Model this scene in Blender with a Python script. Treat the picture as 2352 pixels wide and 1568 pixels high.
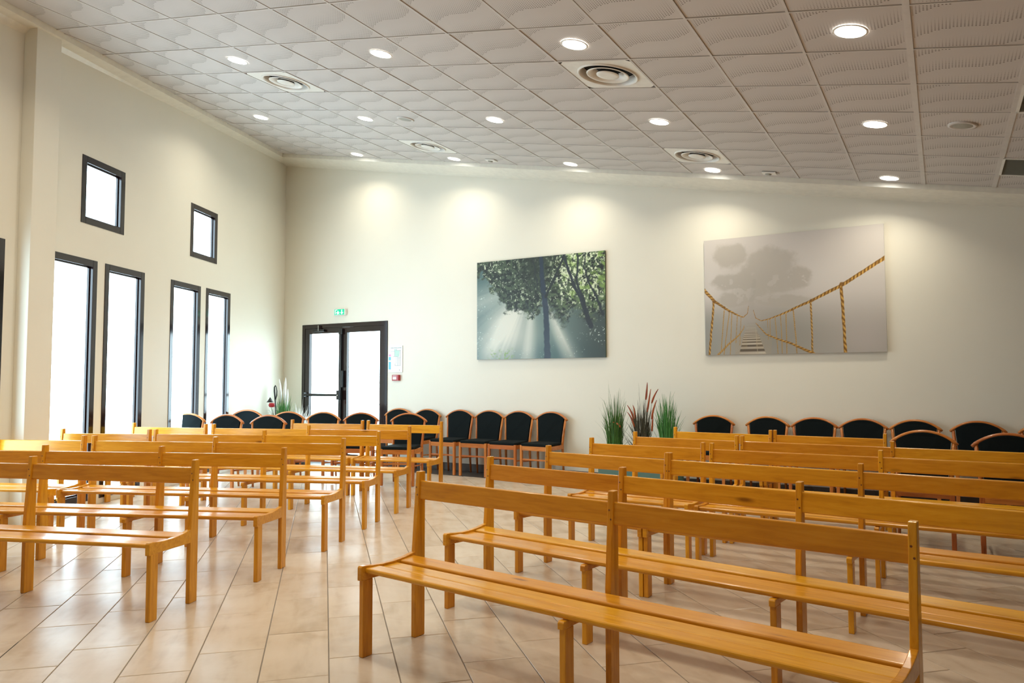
import bpy, bmesh, math, random
import numpy as np
from mathutils import Vector, Matrix

random.seed(7)
rng = np.random.default_rng(7)
for o in list(bpy.data.objects):
    bpy.data.objects.remove(o, do_unlink=True)
scene = bpy.context.scene
COL = scene.collection
R = math.radians

# ------------------------------------------------------------------ camera
cam_d = bpy.data.cameras.new('camera')
cam_d.sensor_width = 36.0
cam_d.lens = 36.0 * 1690.5 / 2352.0
cam_d.clip_start = 0.02
cam = bpy.data.objects.new('camera', cam_d)
COL.objects.link(cam)
cam.matrix_world = (Matrix.Translation((0, 0, 1.28)) @ Matrix.Rotation(R(30.327), 4, 'Z')
                    @ Matrix.Rotation(R(93.068), 4, 'X') @ Matrix.Rotation(R(-0.094), 4, 'Z'))
scene.camera = cam

# ------------------------------------------------------------------ world, exposure
world = bpy.data.worlds.new('overcast')
scene.world = world
world.use_nodes = True
wn = world.node_tree.nodes
wn['Background'].inputs['Color'].default_value = (0.78, 0.93, 1.0, 1)
SKY = 5.0
wn['Background'].inputs['Strength'].default_value = SKY
scene.view_settings.view_transform = 'Standard'
scene.view_settings.look = 'None'
scene.view_settings.gamma = 1.0
scene.view_settings.use_curve_mapping = False
scene.view_settings.exposure = 1.04
scene.cycles.use_denoising = True
scene.cycles.max_bounces = 8
scene.cycles.diffuse_bounces = 5
scene.cycles.glossy_bounces = 4
scene.cycles.sample_clamp_indirect = 6.0
PANE = 5.0           # frosted panes lit by the overcast day
LAMP_W = 4.6        # each ceiling downlight
LAMP_C = (1.0, 0.90, 0.70)

# ------------------------------------------------------------------ room constants (metres)
TILT = R(10.923)                       # ceiling falls towards the right
CT, ST = math.cos(TILT), math.sin(TILT)
CO = Vector((-0.114, 4.296, 3.246))    # one corner of the ceiling grid
U = Vector((CT, 0, -ST)); V = Vector((0, 1, 0)); N = Vector((ST, 0, CT))   # N points up
CU = 0.6                               # ceiling module
YB = 8.80                              # back wall
XR, YF = 4.2, -3.6                     # right wall, front wall
LW0 = Vector((-9.63, 8.80, 0))         # back left corner
TH = R(-24.3)
LD = Vector((math.sin(TH), math.cos(TH), 0))      # along the left wall towards the back
LN = Vector((math.cos(TH), -math.sin(TH), 0))     # into the room


def cpt(u, v, h=0.0):
    return CO + U * (u * CU) + V * (v * CU) + N * h


def ceil_z(x):
    return CO.z - (x - CO.x) * math.tan(TILT)


# ------------------------------------------------------------------ node helpers
def new_mat(name):
    m = bpy.data.materials.new(name)
    m.use_nodes = True
    nt = m.node_tree
    return m, nt, nt.nodes['Principled BSDF']


def nd(nt, typ, **kw):
    n = nt.nodes.new(typ)
    for k, v in kw.items():
        setattr(n, k, v)
    return n


def math_n(nt, op, a, b=None, c=None):
    n = nt.nodes.new('ShaderNodeMath')
    n.operation = op
    for i, x in enumerate((a, b, c)):
        if x is None:
            continue
        if isinstance(x, (int, float)):
            n.inputs[i].default_value = x
        else:
            nt.links.new(x, n.inputs[i])
    return n.outputs[0]


def ramp(nt, fac, stops):
    r = nt.nodes.new('ShaderNodeValToRGB')
    el = r.color_ramp.elements
    while len(el) < len(stops):
        el.new(0.5)
    for e, (p, c) in zip(el, stops):
        e.position = p
        e.color = (*c, 1) if len(c) == 3 else c
    nt.links.new(fac, r.inputs[0])
    return r.outputs[0]


def mapped(nt, scale, coord='Object', offset_by_object=True):
    tc = nt.nodes.new('ShaderNodeTexCoord')
    mp = nt.nodes.new('ShaderNodeMapping')
    mp.inputs['Scale'].default_value = scale
    src = tc.outputs[coord]
    if offset_by_object:
        oi = nt.nodes.new('ShaderNodeObjectInfo')
        m = nt.nodes.new('ShaderNodeVectorMath'); m.operation = 'SCALE'
        m.inputs[0].default_value = (17.3, 9.1, 13.7)
        nt.links.new(oi.outputs['Random'], m.inputs['Scale'])
        a = nt.nodes.new('ShaderNodeVectorMath'); a.operation = 'ADD'
        nt.links.new(src, a.inputs[0]); nt.links.new(m.outputs[0], a.inputs[1])
        src = a.outputs[0]
    nt.links.new(src, mp.inputs[0])
    return mp.outputs[0]


def noise(nt, vec, scale, detail=3.0, rough=0.55, dist=0.0):
    n = nt.nodes.new('ShaderNodeTexNoise')
    n.inputs['Scale'].default_value = scale
    n.inputs['Detail'].default_value = detail
    n.inputs['Roughness'].default_value = rough
    n.inputs['Distortion'].default_value = dist
    nt.links.new(vec, n.inputs['Vector'])
    return n.outputs['Fac']


def plain(name, color, rough=0.6, coat=0.0, metal=0.0, spec=0.5):
    m, nt, b = new_mat(name)
    b.inputs['Roughness'].default_value = rough
    b.inputs['Metallic'].default_value = metal
    b.inputs['Coat Weight'].default_value = coat
    b.inputs['Specular IOR Level'].default_value = spec
    v = mapped(nt, (1, 1, 1))
    f = noise(nt, v, 14.0, 3)
    c = ramp(nt, f, [(0.3, tuple(x * 0.95 for x in color)), (0.7, tuple(min(1, x * 1.04) for x in color))])
    nt.links.new(c, b.inputs['Base Color'])
    return m


def wood(name, axis, dark, mid, light, rough=0.26, coat=0.16):
    m, nt, b = new_mat(name)
    sc = {'x': (0.9, 9, 9), 'z': (9, 9, 0.9)}[axis]
    v = mapped(nt, sc)
    g = noise(nt, v, 5.0, 5, 0.6, 0.6)
    c1 = ramp(nt, g, [(0.30, dark), (0.5, mid), (0.72, light)])
    # a few knots
    tcv = mapped(nt, {'x': (1.6, 9, 6), 'z': (9, 6, 1.6)}[axis])
    vo = nt.nodes.new('ShaderNodeTexVoronoi'); vo.inputs['Scale'].default_value = 1.1
    nt.links.new(tcv, vo.inputs['Vector'])
    kn = ramp(nt, vo.outputs['Distance'], [(0.03, (1, 1, 1)), (0.10, (0, 0, 0))])
    mx = nt.nodes.new('ShaderNodeMix'); mx.data_type = 'RGBA'
    nt.links.new(kn, mx.inputs[0]); nt.links.new(c1, mx.inputs[6])
    mx.inputs[7].default_value = (dark[0] * .45, dark[1] * .4, dark[2] * .5, 1)
    oi = nt.nodes.new('ShaderNodeObjectInfo')
    hsv = nt.nodes.new('ShaderNodeHueSaturation')
    nt.links.new(math_n(nt, 'MULTIPLY_ADD', oi.outputs['Random'], 0.22, 0.89), hsv.inputs['Value'])
    nt.links.new(math_n(nt, 'MULTIPLY_ADD', oi.outputs['Random'], 0.012, 0.494), hsv.inputs['Hue'])
    nt.links.new(mx.outputs[2], hsv.inputs['Color'])
    nt.links.new(hsv.outputs[0], b.inputs['Base Color'])
    b.inputs['Roughness'].default_value = rough
    b.inputs['Coat Weight'].default_value = coat
    b.inputs['Coat Roughness'].default_value = 0.12
    b.inputs['Specular IOR Level'].default_value = 0.38
    bp = nt.nodes.new('ShaderNodeBump'); bp.inputs['Strength'].default_value = 0.05
    bp.inputs['Distance'].default_value = 0.004
    nt.links.new(g, bp.inputs['Height']); nt.links.new(bp.outputs[0], b.inputs['Normal'])
    return m


def emit(name, color, strength, gloss=False):
    m, nt, b = new_mat(name)
    b.inputs['Base Color'].default_value = (*[0.45 * c for c in color], 1)
    b.inputs['Roughness'].default_value = 0.35
    b.inputs['Emission Color'].default_value = (*color, 1)
    b.inputs['Emission Strength'].default_value = strength
    return m


# ------------------------------------------------------------------ materials
M = {}
WD, WM, WL = (0.54, 0.215, 0.010), (0.66, 0.285, 0.014), (0.73, 0.345, 0.024)
M['wood_x'] = wood('varnished_pine_lengthwise', 'x', WD, WM, WL)
M['wood_z'] = wood('varnished_pine_upright', 'z', WD, WM, WL)
M['peg'] = plain('dark_peg', (0.16, 0.05, 0.01), 0.5)
M['chair_x'] = wood('beech_stain_lengthwise', 'x', (0.40, 0.12, 0.025), (0.52, 0.17, 0.035), (0.58, 0.21, 0.05))
M['chair_z'] = wood('beech_stain_upright', 'z', (0.38, 0.11, 0.022), (0.50, 0.16, 0.035), (0.56, 0.20, 0.05))


def mk_fabric():
    m, nt, b = new_mat('black_green_fabric')
    v = mapped(nt, (1, 1, 1))
    f = noise(nt, v, 420.0, 2)
    c = ramp(nt, f, [(0.3, (0.0015, 0.0035, 0.0045)), (0.7, (0.005, 0.010, 0.011))])
    nt.links.new(c, b.inputs['Base Color'])
    b.inputs['Roughness'].default_value = 0.9
    b.inputs['Specular IOR Level'].default_value = 0.2
    b.inputs['Sheen Weight'].default_value = 0.0
    return m


M['fabric'] = mk_fabric()


def mk_wall():
    m, nt, b = new_mat('cream_painted_plaster')
    v = mapped(nt, (1, 1, 1), 'Object', False)
    f = noise(nt, v, 1.2, 4)
    c = ramp(nt, f, [(0.3, (0.805, 0.785, 0.695)), (0.7, (0.830, 0.810, 0.720))])
    nt.links.new(c, b.inputs['Base Color'])
    b.inputs['Roughness'].default_value = 0.55
    f2 = noise(nt, v, 260.0, 2)
    bp = nt.nodes.new('ShaderNodeBump'); bp.inputs['Strength'].default_value = 0.05
    bp.inputs['Distance'].default_value = 0.002
    nt.links.new(f2, bp.inputs['Height']); nt.links.new(bp.outputs[0], b.inputs['Normal'])
    return m


M['wall'] = mk_wall()
M['panel'] = plain('bounce_cutting_brown', (0.20, 0.13, 0.075), 0.5)  # panelling is invented: dark brown cuts bounced light off the unseen right wall
M['white'] = plain('white_lacquer', (0.80, 0.79, 0.75), 0.35)
M['tee'] = plain('white_grid_bar', (0.62, 0.595, 0.575), 0.5)
M['soffit'] = plain('cream_soffit_paint', (0.80, 0.78, 0.70), 0.30)
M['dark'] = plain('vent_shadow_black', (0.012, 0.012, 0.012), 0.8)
M['frame'] = plain('dark_brown_lacquered_metal', (0.016, 0.008, 0.008), 0.12, coat=0.15, spec=0.45)
M['black'] = plain('black_plastic', (0.01, 0.011, 0.012), 0.25)
M['chrome'] = plain('worn_steel', (0.6, 0.6, 0.6), 0.25, metal=1.0)
M['grout'] = plain('grey_grout', (0.235, 0.20, 0.165), 0.9)
M['darktile'] = plain('dark_brown_border_tile', (0.075, 0.062, 0.052), 0.32)
M['teal'] = plain('teal_planter_paint', (0.085, 0.175, 0.155), 0.5)
M['soil'] = plain('dark_soil', (0.02, 0.014, 0.01), 0.95)
M['red'] = plain('red_plastic', (0.42, 0.012, 0.022), 0.35)
M['paper'] = plain('white_print', (0.80, 0.82, 0.83), 0.3)
M['grey'] = plain('grey_mesh', (0.36, 0.36, 0.32), 0.7)
M['ink'] = plain('grey_ink', (0.24, 0.27, 0.28), 0.6)
M['mint'] = plain('mint_ink', (0.50, 0.72, 0.66), 0.6)
M['cyan'] = plain('cyan_ink', (0.14, 0.55, 0.75), 0.5)
M['pink'] = plain('pink_ink', (0.72, 0.34, 0.62), 0.5)
M['pane'] = emit('frosted_daylit_glass', (0.64, 0.865, 1.0), PANE)
M['lampface'] = emit('downlight_diffuser', (1.0, 0.97, 0.90), 9.0)
M['exitgreen'] = emit('exit_sign_green', (0.0, 0.42, 0.22), 0.75)
M['exitwhite'] = emit('exit_sign_white', (0.85, 1.0, 0.95), 0.9)
M['stair'] = plain('outside_rail_grey', (0.45, 0.46, 0.46), 0.6)
M['paving'] = plain('pale_paving', (0.62, 0.62, 0.60), 0.8)


def mk_tile_floor():
    m, nt, b = new_mat('beige_stone_tile')
    v = mapped(nt, (1, 1, 1))
    oi = nt.nodes.new('ShaderNodeObjectInfo')
    f = noise(nt, v, 2.6, 5, 0.6, 0.8)
    vs = mapped(nt, (7, 1.6, 1))
    f2 = noise(nt, vs, 1.5, 3, 0.5, 0.3)
    a = math_n(nt, 'MULTIPLY_ADD', f2, 0.45, math_n(nt, 'MULTIPLY', f, 0.55))
    c = ramp(nt, a, [(0.36, (0.47, 0.365, 0.265)), (0.5, (0.565, 0.455, 0.35)), (0.66, (0.61, 0.505, 0.405))])
    hsv = nt.nodes.new('ShaderNodeHueSaturation')
    nt.links.new(math_n(nt, 'MULTIPLY_ADD', oi.outputs['Random'], 0.10, 0.95), hsv.inputs['Value'])
    nt.links.new(c, hsv.inputs['Color'])
    nt.links.new(hsv.outputs[0], b.inputs['Base Color'])
    b.inputs['Roughness'].default_value = 0.27
    b.inputs['Specular IOR Level'].default_value = 0.36
    f3 = noise(nt, v, 18.0, 3)
    bp = nt.nodes.new('ShaderNodeBump'); bp.inputs['Strength'].default_value = 0.12
    bp.inputs['Distance'].default_value = 0.004
    nt.links.new(f3, bp.inputs['Height']); nt.links.new(bp.outputs[0], b.inputs['Normal'])
    return m


M['tile'] = mk_tile_floor()


def mk_ceiling_tile():
    """painted plasterboard tile with wave-shaped fields of graded perforations (object coords: 0..0.6 square)"""
    m, nt, b = new_mat('perforated_wave_tile')
    tc = nt.nodes.new('ShaderNodeTexCoord')
    sp = nt.nodes.new('ShaderNodeSeparateXYZ')
    nt.links.new(tc.outputs['Object'], sp.inputs[0])
    u = math_n(nt, 'DIVIDE', sp.outputs[0], CU)
    v = math_n(nt, 'DIVIDE', sp.outputs[1], CU)
    NH = 34.0
    un = math_n(nt, 'MULTIPLY', u, NH); vn = math_n(nt, 'MULTIPLY', v, NH)
    # hole centre of this cell decides how large its hole is
    uc = math_n(nt, 'DIVIDE', math_n(nt, 'ADD', math_n(nt, 'FLOOR', un), 0.5), NH)
    vc = math_n(nt, 'DIVIDE', math_n(nt, 'ADD', math_n(nt, 'FLOOR', vn), 0.5), NH)
    s = math_n(nt, 'SINE', math_n(nt, 'MULTIPLY', uc, 2 * math.pi))
    ph = math_n(nt, 'ADD', math_n(nt, 'ADD', vc, math_n(nt, 'MULTIPLY', uc, 0.5)), math_n(nt, 'MULTIPLY', s, 0.075))
    p = math_n(nt, 'FRACT', math_n(nt, 'MULTIPLY_ADD', ph, 2.0, 0.44))
    q = math_n(nt, 'MAXIMUM', math_n(nt, 'MULTIPLY_ADD', p, 1.5, -0.5), 0.0)     # no holes in the first third
    rad = math_n(nt, 'MULTIPLY', math_n(nt, 'POWER', q, 0.8), 0.30)
    du = math_n(nt, 'SUBTRACT', math_n(nt, 'FRACT', un), 0.5)
    dv = math_n(nt, 'SUBTRACT', math_n(nt, 'FRACT', vn), 0.5)
    d = math_n(nt, 'SQRT', math_n(nt, 'ADD', math_n(nt, 'MULTIPLY', du, du), math_n(nt, 'MULTIPLY', dv, dv)))
    hole = math_n(nt, 'LESS_THAN', d, rad)
    # plain margin round the tile
    mu = math_n(nt, 'LESS_THAN', math_n(nt, 'ABSOLUTE', math_n(nt, 'SUBTRACT', u, 0.5)), 0.455)
    mv = math_n(nt, 'LESS_THAN', math_n(nt, 'ABSOLUTE', math_n(nt, 'SUBTRACT', v, 0.5)), 0.470)
    hole = math_n(nt, 'MULTIPLY', hole, math_n(nt, 'MULTIPLY', mu, mv))
    oi = nt.nodes.new('ShaderNodeObjectInfo')
    base = nt.nodes.new('ShaderNodeHueSaturation')
    base.inputs['Color'].default_value = (0.585, 0.555, 0.54, 1)
    nt.links.new(math_n(nt, 'MULTIPLY_ADD', oi.outputs['Random'], 0.06, 0.97), base.inputs['Value'])
    mx = nt.nodes.new('ShaderNodeMix'); mx.data_type = 'RGBA'
    nt.links.new(hole, mx.inputs[0]); nt.links.new(base.outputs[0], mx.inputs[6])
    mx.inputs[7].default_value = (0.17, 0.15, 0.135, 1)
    nt.links.new(mx.outputs[2], b.inputs['Base Color'])
    b.inputs['Roughness'].default_value = 0.6
    return m


M['ctile'] = mk_ceiling_tile()


def mk_attr(name, rough=0.5, coat=0.0):
    m, nt, b = new_mat(name)
    a = nt.nodes.new('ShaderNodeAttribute'); a.attribute_name = 'print_color'
    nt.links.new(a.outputs['Color'], b.inputs['Base Color'])
    b.inputs['Roughness'].default_value = rough
    return m


M['print'] = mk_attr('printed_canvas', 0.45)


def mk_blade(name, c0, c1):
    m, nt, b = new_mat(name)
    v = mapped(nt, (60, 60, 3), 'Object', True)
    f = noise(nt, v, 1.0, 2)
    nt.links.new(ramp(nt, f, [(0.35, c0), (0.65, c1)]), b.inputs['Base Color'])
    b.inputs['Roughness'].default_value = 0.5
    return m


M['grass1'] = mk_blade('green_grass_blades', (0.02, 0.075, 0.01), (0.075, 0.22, 0.035))
M['grass2'] = mk_blade('grey_brown_grass_blades', (0.03, 0.03, 0.02), (0.10, 0.105, 0.075))
M['grass3'] = mk_blade('bright_green_grass_blades', (0.02, 0.12, 0.02), (0.09, 0.33, 0.08))
M['plume'] = mk_blade('white_feather_plume', (0.62, 0.64, 0.62), (0.82, 0.84, 0.82))
M['cattail'] = mk_blade('rust_cattail', (0.22, 0.03, 0.012), (0.42, 0.10, 0.02))


def mk_glass():
    m, nt, b = new_mat('clear_door_glass')
    out = [n for n in nt.nodes if n.type == 'OUTPUT_MATERIAL'][0]
    t = nt.nodes.new('ShaderNodeBsdfTransparent'); t.inputs[0].default_value = (0.93, 0.97, 0.98, 1)
    g = nt.nodes.new('ShaderNodeBsdfGlossy'); g.inputs['Roughness'].default_value = 0.03
    mx = nt.nodes.new('ShaderNodeMixShader')
    mx.inputs[0].default_value = 0.05; nt.links.new(t.outputs[0], mx.inputs[1]); nt.links.new(g.outputs[0], mx.inputs[2])
    nt.links.new(mx.outputs[0], out.inputs[0])
    return m


M['glass'] = mk_glass()

# ------------------------------------------------------------------ mesh helpers


def mesh_from(name, verts, faces, mats, smooth=False, fmat=None):
    me = bpy.data.meshes.new(name)
    me.from_pydata([tuple(v) for v in verts], [], faces)
    for m in (mats if isinstance(mats, (list, tuple)) else [mats]):
        me.materials.append(m)
    if fmat:
        for p, i in zip(me.polygons, fmat):
            p.material_index = i
    if smooth:
        for p in me.polygons:
            p.use_smooth = True
    me.update()
    return me


class MB:
    """collects simple solids into one mesh"""

    def __init__(self):
        self.v = []; self.f = []; self.m = []; self.mi = 0

    def poly(self, pts):
        b = len(self.v)
        self.v += [tuple(p) for p in pts]
        self.f.append(tuple(range(b, b + len(pts)))); self.m.append(self.mi)

    def prism(self, prof, a, b, axis='x'):
        """prof: list of 2D points (the two other axes in order), extruded from a to b along axis"""
        n = len(prof); s = len(self.v)
        def mk(t, p):
            return {'x': (t, p[0], p[1]), 'y': (p[0], t, p[1]), 'z': (p[0], p[1], t)}[axis]
        self.v += [mk(a, p) for p in prof] + [mk(b, p) for p in prof]
        for i in range(n):
            j = (i + 1) % n
            self.f.append((s + i, s + j, s + n + j, s + n + i)); self.m.append(self.mi)
        self.f.append(tuple(range(s + n - 1, s - 1, -1))); self.m.append(self.mi)
        self.f.append(tuple(range(s + n, s + 2 * n))); self.m.append(self.mi)

    def box(self, x0, x1, y0, y1, z0, z1):
        self.prism([(y0, z0), (y1, z0), (y1, z1), (y0, z1)], x0, x1, 'x')

    def tube(self, pts, radii, seg=8, cap=True, flat=1.0, upv=None):
        pts = [Vector(p) for p in pts]
        if isinstance(radii, (int, float)):
            radii = [radii] * len(pts)
        s = len(self.v); prev = None
        for i, p in enumerate(pts):
            t = (pts[min(i + 1, len(pts) - 1)] - pts[max(i - 1, 0)]).normalized()
            if prev is None:
                a = Vector(upv) if upv else (Vector((0, 0, 1)) if abs(t.z) < 0.9 else Vector((0, 1, 0)))
                x = a.cross(t).normalized()
            else:
                x = (prev - t * prev.dot(t)).normalized()
            prev = x
            y = t.cross(x)
            for k in range(seg):
                an = 2 * math.pi * k / seg
                self.v.append(tuple(p + x * (radii[i] * math.cos(an)) + y * (radii[i] * flat * math.sin(an))))
        for i in range(len(pts) - 1):
            for k in range(seg):
                k2 = (k + 1) % seg
                self.f.append((s + i * seg + k, s + i * seg + k2, s + (i + 1) * seg + k2, s + (i + 1) * seg + k)); self.m.append(self.mi)
        if cap:
            self.f.append(tuple(range(s + seg - 1, s - 1, -1))); self.m.append(self.mi)
            e = s + (len(pts) - 1) * seg
            self.f.append(tuple(range(e, e + seg))); self.m.append(self.mi)

    def lathe(self, prof, seg=32, center=(0, 0)):
        """prof: (r, z) pairs revolved about z"""
        s = len(self.v); n = len(prof)
        for k in range(seg):
            a = 2 * math.pi * k / seg
            for r, z in prof:
                self.v.append((center[0] + r * math.cos(a), center[1] + r * math.sin(a), z))
        for k in range(seg):
            k2 = (k + 1) % seg
            for i in range(n - 1):
                self.f.append((s + k * n + i, s + k2 * n + i, s + k2 * n + i + 1, s + k * n + i + 1)); self.m.append(self.mi)

    def mesh(self, name, mats, smooth=False, bevel=0.0, seg=2, fixnormals=True):
        me = mesh_from(name, self.v, self.f, mats, False, self.m)
        if bevel > 0 or fixnormals:
            bm = bmesh.new(); bm.from_mesh(me)
            if bevel > 0:
                bmesh.ops.remove_doubles(bm, verts=bm.verts, dist=1e-6)
                bmesh.ops.recalc_face_normals(bm, faces=bm.faces)
                ed = [e for e in bm.edges if len(e.link_faces) == 2 and e.calc_face_angle(0) > 0.35]
                bmesh.ops.bevel(bm, geom=ed, offset=bevel, offset_type='OFFSET', segments=seg, profile=0.5, affect='EDGES', clamp_overlap=True)
            bmesh.ops.recalc_face_normals(bm, faces=bm.faces)
            bm.to_mesh(me); bm.free()
        if smooth:
            for p in me.polygons:
                p.use_smooth = True
        return me


def link(name, me, parent=None, loc=(0, 0, 0), rot=None):
    o = bpy.data.objects.new(name, me)
    COL.objects.link(o)
    o.location = loc
    if rot:
        o.rotation_euler = rot
    if parent:
        o.parent = parent
    return o


def tag(o, label=None, cat=None, group=None, kind=None):
    if label: o['label'] = label
    if cat: o['category'] = cat
    if group: o['group'] = group
    if kind: o['kind'] = kind
    return o


def empty(name, loc, rz, label, cat, group=None):
    o = bpy.data.objects.new(name, None)
    COL.objects.link(o)
    o.empty_display_size = 0.1
    o.location = loc
    o.rotation_euler = (0, 0, rz)
    return tag(o, label, cat, group)


def copy_tree(o):
    c = o.copy(); COL.objects.link(c)
    for ch in list(o.children):
        d = ch.copy(); COL.objects.link(d); d.parent = c
        for g in ch.children:
            e = g.copy(); COL.objects.link(e); e.parent = d
    return c


def rrect(y0, y1, z0, z1, r, n=3):
    pts = []
    for cx, cy, a0 in ((y1 - r, z1 - r, 0), (y0 + r, z1 - r, 90), (y0 + r, z0 + r, 180), (y1 - r, z0 + r, 270)):
        for i in range(n + 1):
            a = R(a0 + 90 * i / n)
            pts.append((cx + r * math.cos(a), cy + r * math.sin(a)))
    return pts


def clip_poly(poly, a, b, c):
    """keep a*x+b*y<=c"""
    out = []
    for i in range(len(poly)):
        p, q = poly[i], poly[(i + 1) % len(poly)]
        dp, dq = a * p[0] + b * p[1] - c, a * q[0] + b * q[1] - c
        if dp <= 0: out.append(p)
        if dp * dq < 0:
            t = dp / (dp - dq)
            out.append((p[0] + (q[0] - p[0]) * t, p[1] + (q[1] - p[1]) * t))
    return out


# ------------------------------------------------------------------ floor
def left_x(y):
    return LW0.x + (y - YB) * LD.x / LD.y


fm = MB()
fm.prism([(left_x(YF) - .3, YF), (XR, YF), (XR, YB), (left_x(YB) - .3, YB)], -0.10, -0.004, 'z')
floor = link('floor', fm.mesh('floor', M['grout']))
tag(floor, 'beige stone tile floor laid on the diagonal in a running bond', kind='structure')

FA = R(-44.6)
FU = Vector((math.cos(FA), -math.sin(FA), 0)); FW = Vector((math.sin(FA), math.cos(FA), 0))
TW, TL = 0.2964, 0.6015
BORDER_Y = 8.29
cpos = Vector((0, 0, 1.28))
cam_inv = cam.matrix_world.inverted()
tiles = []
for i in range(-42, 40):
    for j in range(-26, 40):
        u0 = 0.034 + TW * i; w0 = 3.385 + 0.1975 * (i + 1) - TL * 10 + TL * j
        g = 0.0024
        quad = [(FU * a + FW * b) for a, b in ((u0 + g, w0 + g * .8), (u0 + TW - g, w0 + g * .8), (u0 + TW - g, w0 + TL - g * .8), (u0 + g, w0 + TL - g * .8))]
        p2 = [(q.x, q.y) for q in quad]
        cx = sum(p[0] for p in p2) / 4; cy = sum(p[1] for p in p2) / 4
        if cy < YF - .4 or cy > YB or cx > XR + .4 or cx < -10.5: continue
        full = p2
        p2 = clip_poly(p2, 0, 1, BORDER_Y - .002)
        if len(p2) > 2: p2 = clip_poly(p2, 0, -1, -YF)
        if len(p2) > 2: p2 = clip_poly(p2, 1, 0, XR)
        if len(p2) > 2: p2 = clip_poly(p2, -LN.x, -LN.y, -(LN.x * LW0.x + LN.y * LW0.y))
        if len(p2) < 3: continue
        area = abs(sum(p2[k][0] * p2[(k + 1) % len(p2)][1] - p2[(k + 1) % len(p2)][0] * p2[k][1] for k in range(len(p2)))) / 2
        if area < 0.001: continue
        c = cam_inv @ Vector((cx, cy, 0))
        vis = 0
        if c.z < -0.3:
            px, py = c.x / -c.z, c.y / -c.z
            if abs(px) < 0.75 and py > -0.56:
                vis = area / (c.z * c.z * (c.z * c.z) ** .5)
        tiles.append((vis, p2, full, area))
tiles.sort(key=lambda t: -t[0])
full_area = (TW - .0048) * (TL - .00384)


def tile_mesh(name, pts, cx, cy, mat, z0=-0.006, z1=0.0, bev=0.0025):
    """thin tile with a chamfered rim; pts relative to the tile's centre"""
    v = []; n = len(pts)
    for p in pts: v.append((p[0], p[1], z0))
    for p in pts: v.append((p[0], p[1], z1 - bev * .6))
    for p in pts:
        d = math.hypot(p[0], p[1]) or 1
        k = max(0.0, 1 - bev * 1.4 / d)
        v.append((p[0] * k, p[1] * k, z1))
    f = []
    for i in range(n):
        j = (i + 1) % n
        f.append((i, j, n + j, n + i)); f.append((n + i, n + j, 2 * n + j, 2 * n + i))
    f.append(tuple(range(2 * n, 3 * n)))
    return mesh_from(name, v, f, mat)


lq = [(-(TW / 2 - .0024), -(TL / 2 - .00192)), ((TW / 2 - .0024), -(TL / 2 - .00192)), ((TW / 2 - .0024), (TL / 2 - .00192)), (-(TW / 2 - .0024), (TL / 2 - .00192))]
shared_tile = tile_mesh('floor_tile', lq, 0, 0, M['tile'])
rest = MB()
cosA, sinA = FU.x, FU.y
for k, (vis, p2, full, area) in enumerate(tiles):
    fx = sum(p[0] for p in full) / 4; fy = sum(p[1] for p in full) / 4
    if k < 290:
        ang = math.atan2(FU.y, FU.x)
        if abs(area - full_area) < 1e-4:
            me = shared_tile
        else:
            cx = sum(p[0] for p in p2) / len(p2); cy = sum(p[1] for p in p2) / len(p2)
            fx, fy = cx, cy
            loc = [((p[0] - cx) * cosA + (p[1] - cy) * sinA, -(p[0] - cx) * sinA + (p[1] - cy) * cosA) for p in p2]
            me = tile_mesh('floor_tile', loc, 0, 0, M['tile'])
        dz = (hash((k * 7919) % 101) % 5) * 0.00012
        o = link('floor_tile', me, floor, (fx, fy, -dz), (0, 0, ang))
    else:
        rest.poly([(p[0], p[1], 0.0) for p in p2])
if rest.f:
    o = link('floor_tile_field', rest.mesh('floor_tile_field', M['tile'], fixnormals=False), floor)
    tag(o, kind='stuff')
x = left_x(BORDER_Y)
bt = mesh_from('border_tile', *(lambda m: (m.v, m.f))((lambda m: (m.box(0.0015, 0.5985, 0.002, 0.508, -0.006, 0.0), m)[1])(MB())), M['darktile'])
k = 0
while x < XR - .6:
    link('border_tile', bt, floor, (x, BORDER_Y, 0)); x += 0.6; k += 1

# ------------------------------------------------------------------ walls
def wall_grid(name, length, height, thick, holes, mat):
    """wall in local coords: x along, z up, room side at y=0, body towards +y"""
    xs = sorted({0.0, length} | {h[0] for h in holes} | {h[1] for h in holes})
    zs = sorted({0.0, height} | {h[2] for h in holes} | {h[3] for h in holes})
    solid = {}
    for a in range(len(xs) - 1):
        for b in range(len(zs) - 1):
            mx, mz = (xs[a] + xs[a + 1]) / 2, (zs[b] + zs[b + 1]) / 2
            solid[a, b] = not any(h[0] < mx < h[1] and h[2] < mz < h[3] for h in holes)
    mb = MB()
    for (a, b), s in solid.items():
        if not s: continue
        x0, x1, z0, z1 = xs[a], xs[a + 1], zs[b], zs[b + 1]
        mb.poly([(x0, 0, z0), (x1, 0, z0), (x1, 0, z1), (x0, 0, z1)])
        mb.poly([(x0, thick, z0), (x0, thick, z1), (x1, thick, z1), (x1, thick, z0)])
        for da, db, q in ((-1, 0, [(x0, 0, z0), (x0, 0, z1), (x0, thick, z1), (x0, thick, z0)]), (1, 0, [(x1, 0, z0), (x1, thick, z0), (x1, thick, z1), (x1, 0, z1)]),
                          (0, -1, [(x0, 0, z0), (x0, thick, z0), (x1, thick, z0), (x1, 0, z0)]), (0, 1, [(x0, 0, z1), (x1, 0, z1), (x1, thick, z1), (x0, thick, z1)])):
            if not solid.get((a + da, b + db), False):
                mb.poly(q)
    return mb.mesh(name, mat)


DOOR = (-9.185, -7.362, 0.0, 2.212)
bx0 = LW0.x - .3
wb = link('wall_back', wall_grid('wall_back', XR + .25 - bx0, 5.4, 0.22, [(DOOR[0] - bx0, DOOR[1] - bx0, 0.0, DOOR[3])], M['wall']), loc=(bx0, YB, 0))
tag(wb, 'cream plastered back wall carrying the two canvas prints and the double door', kind='structure')

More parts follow.
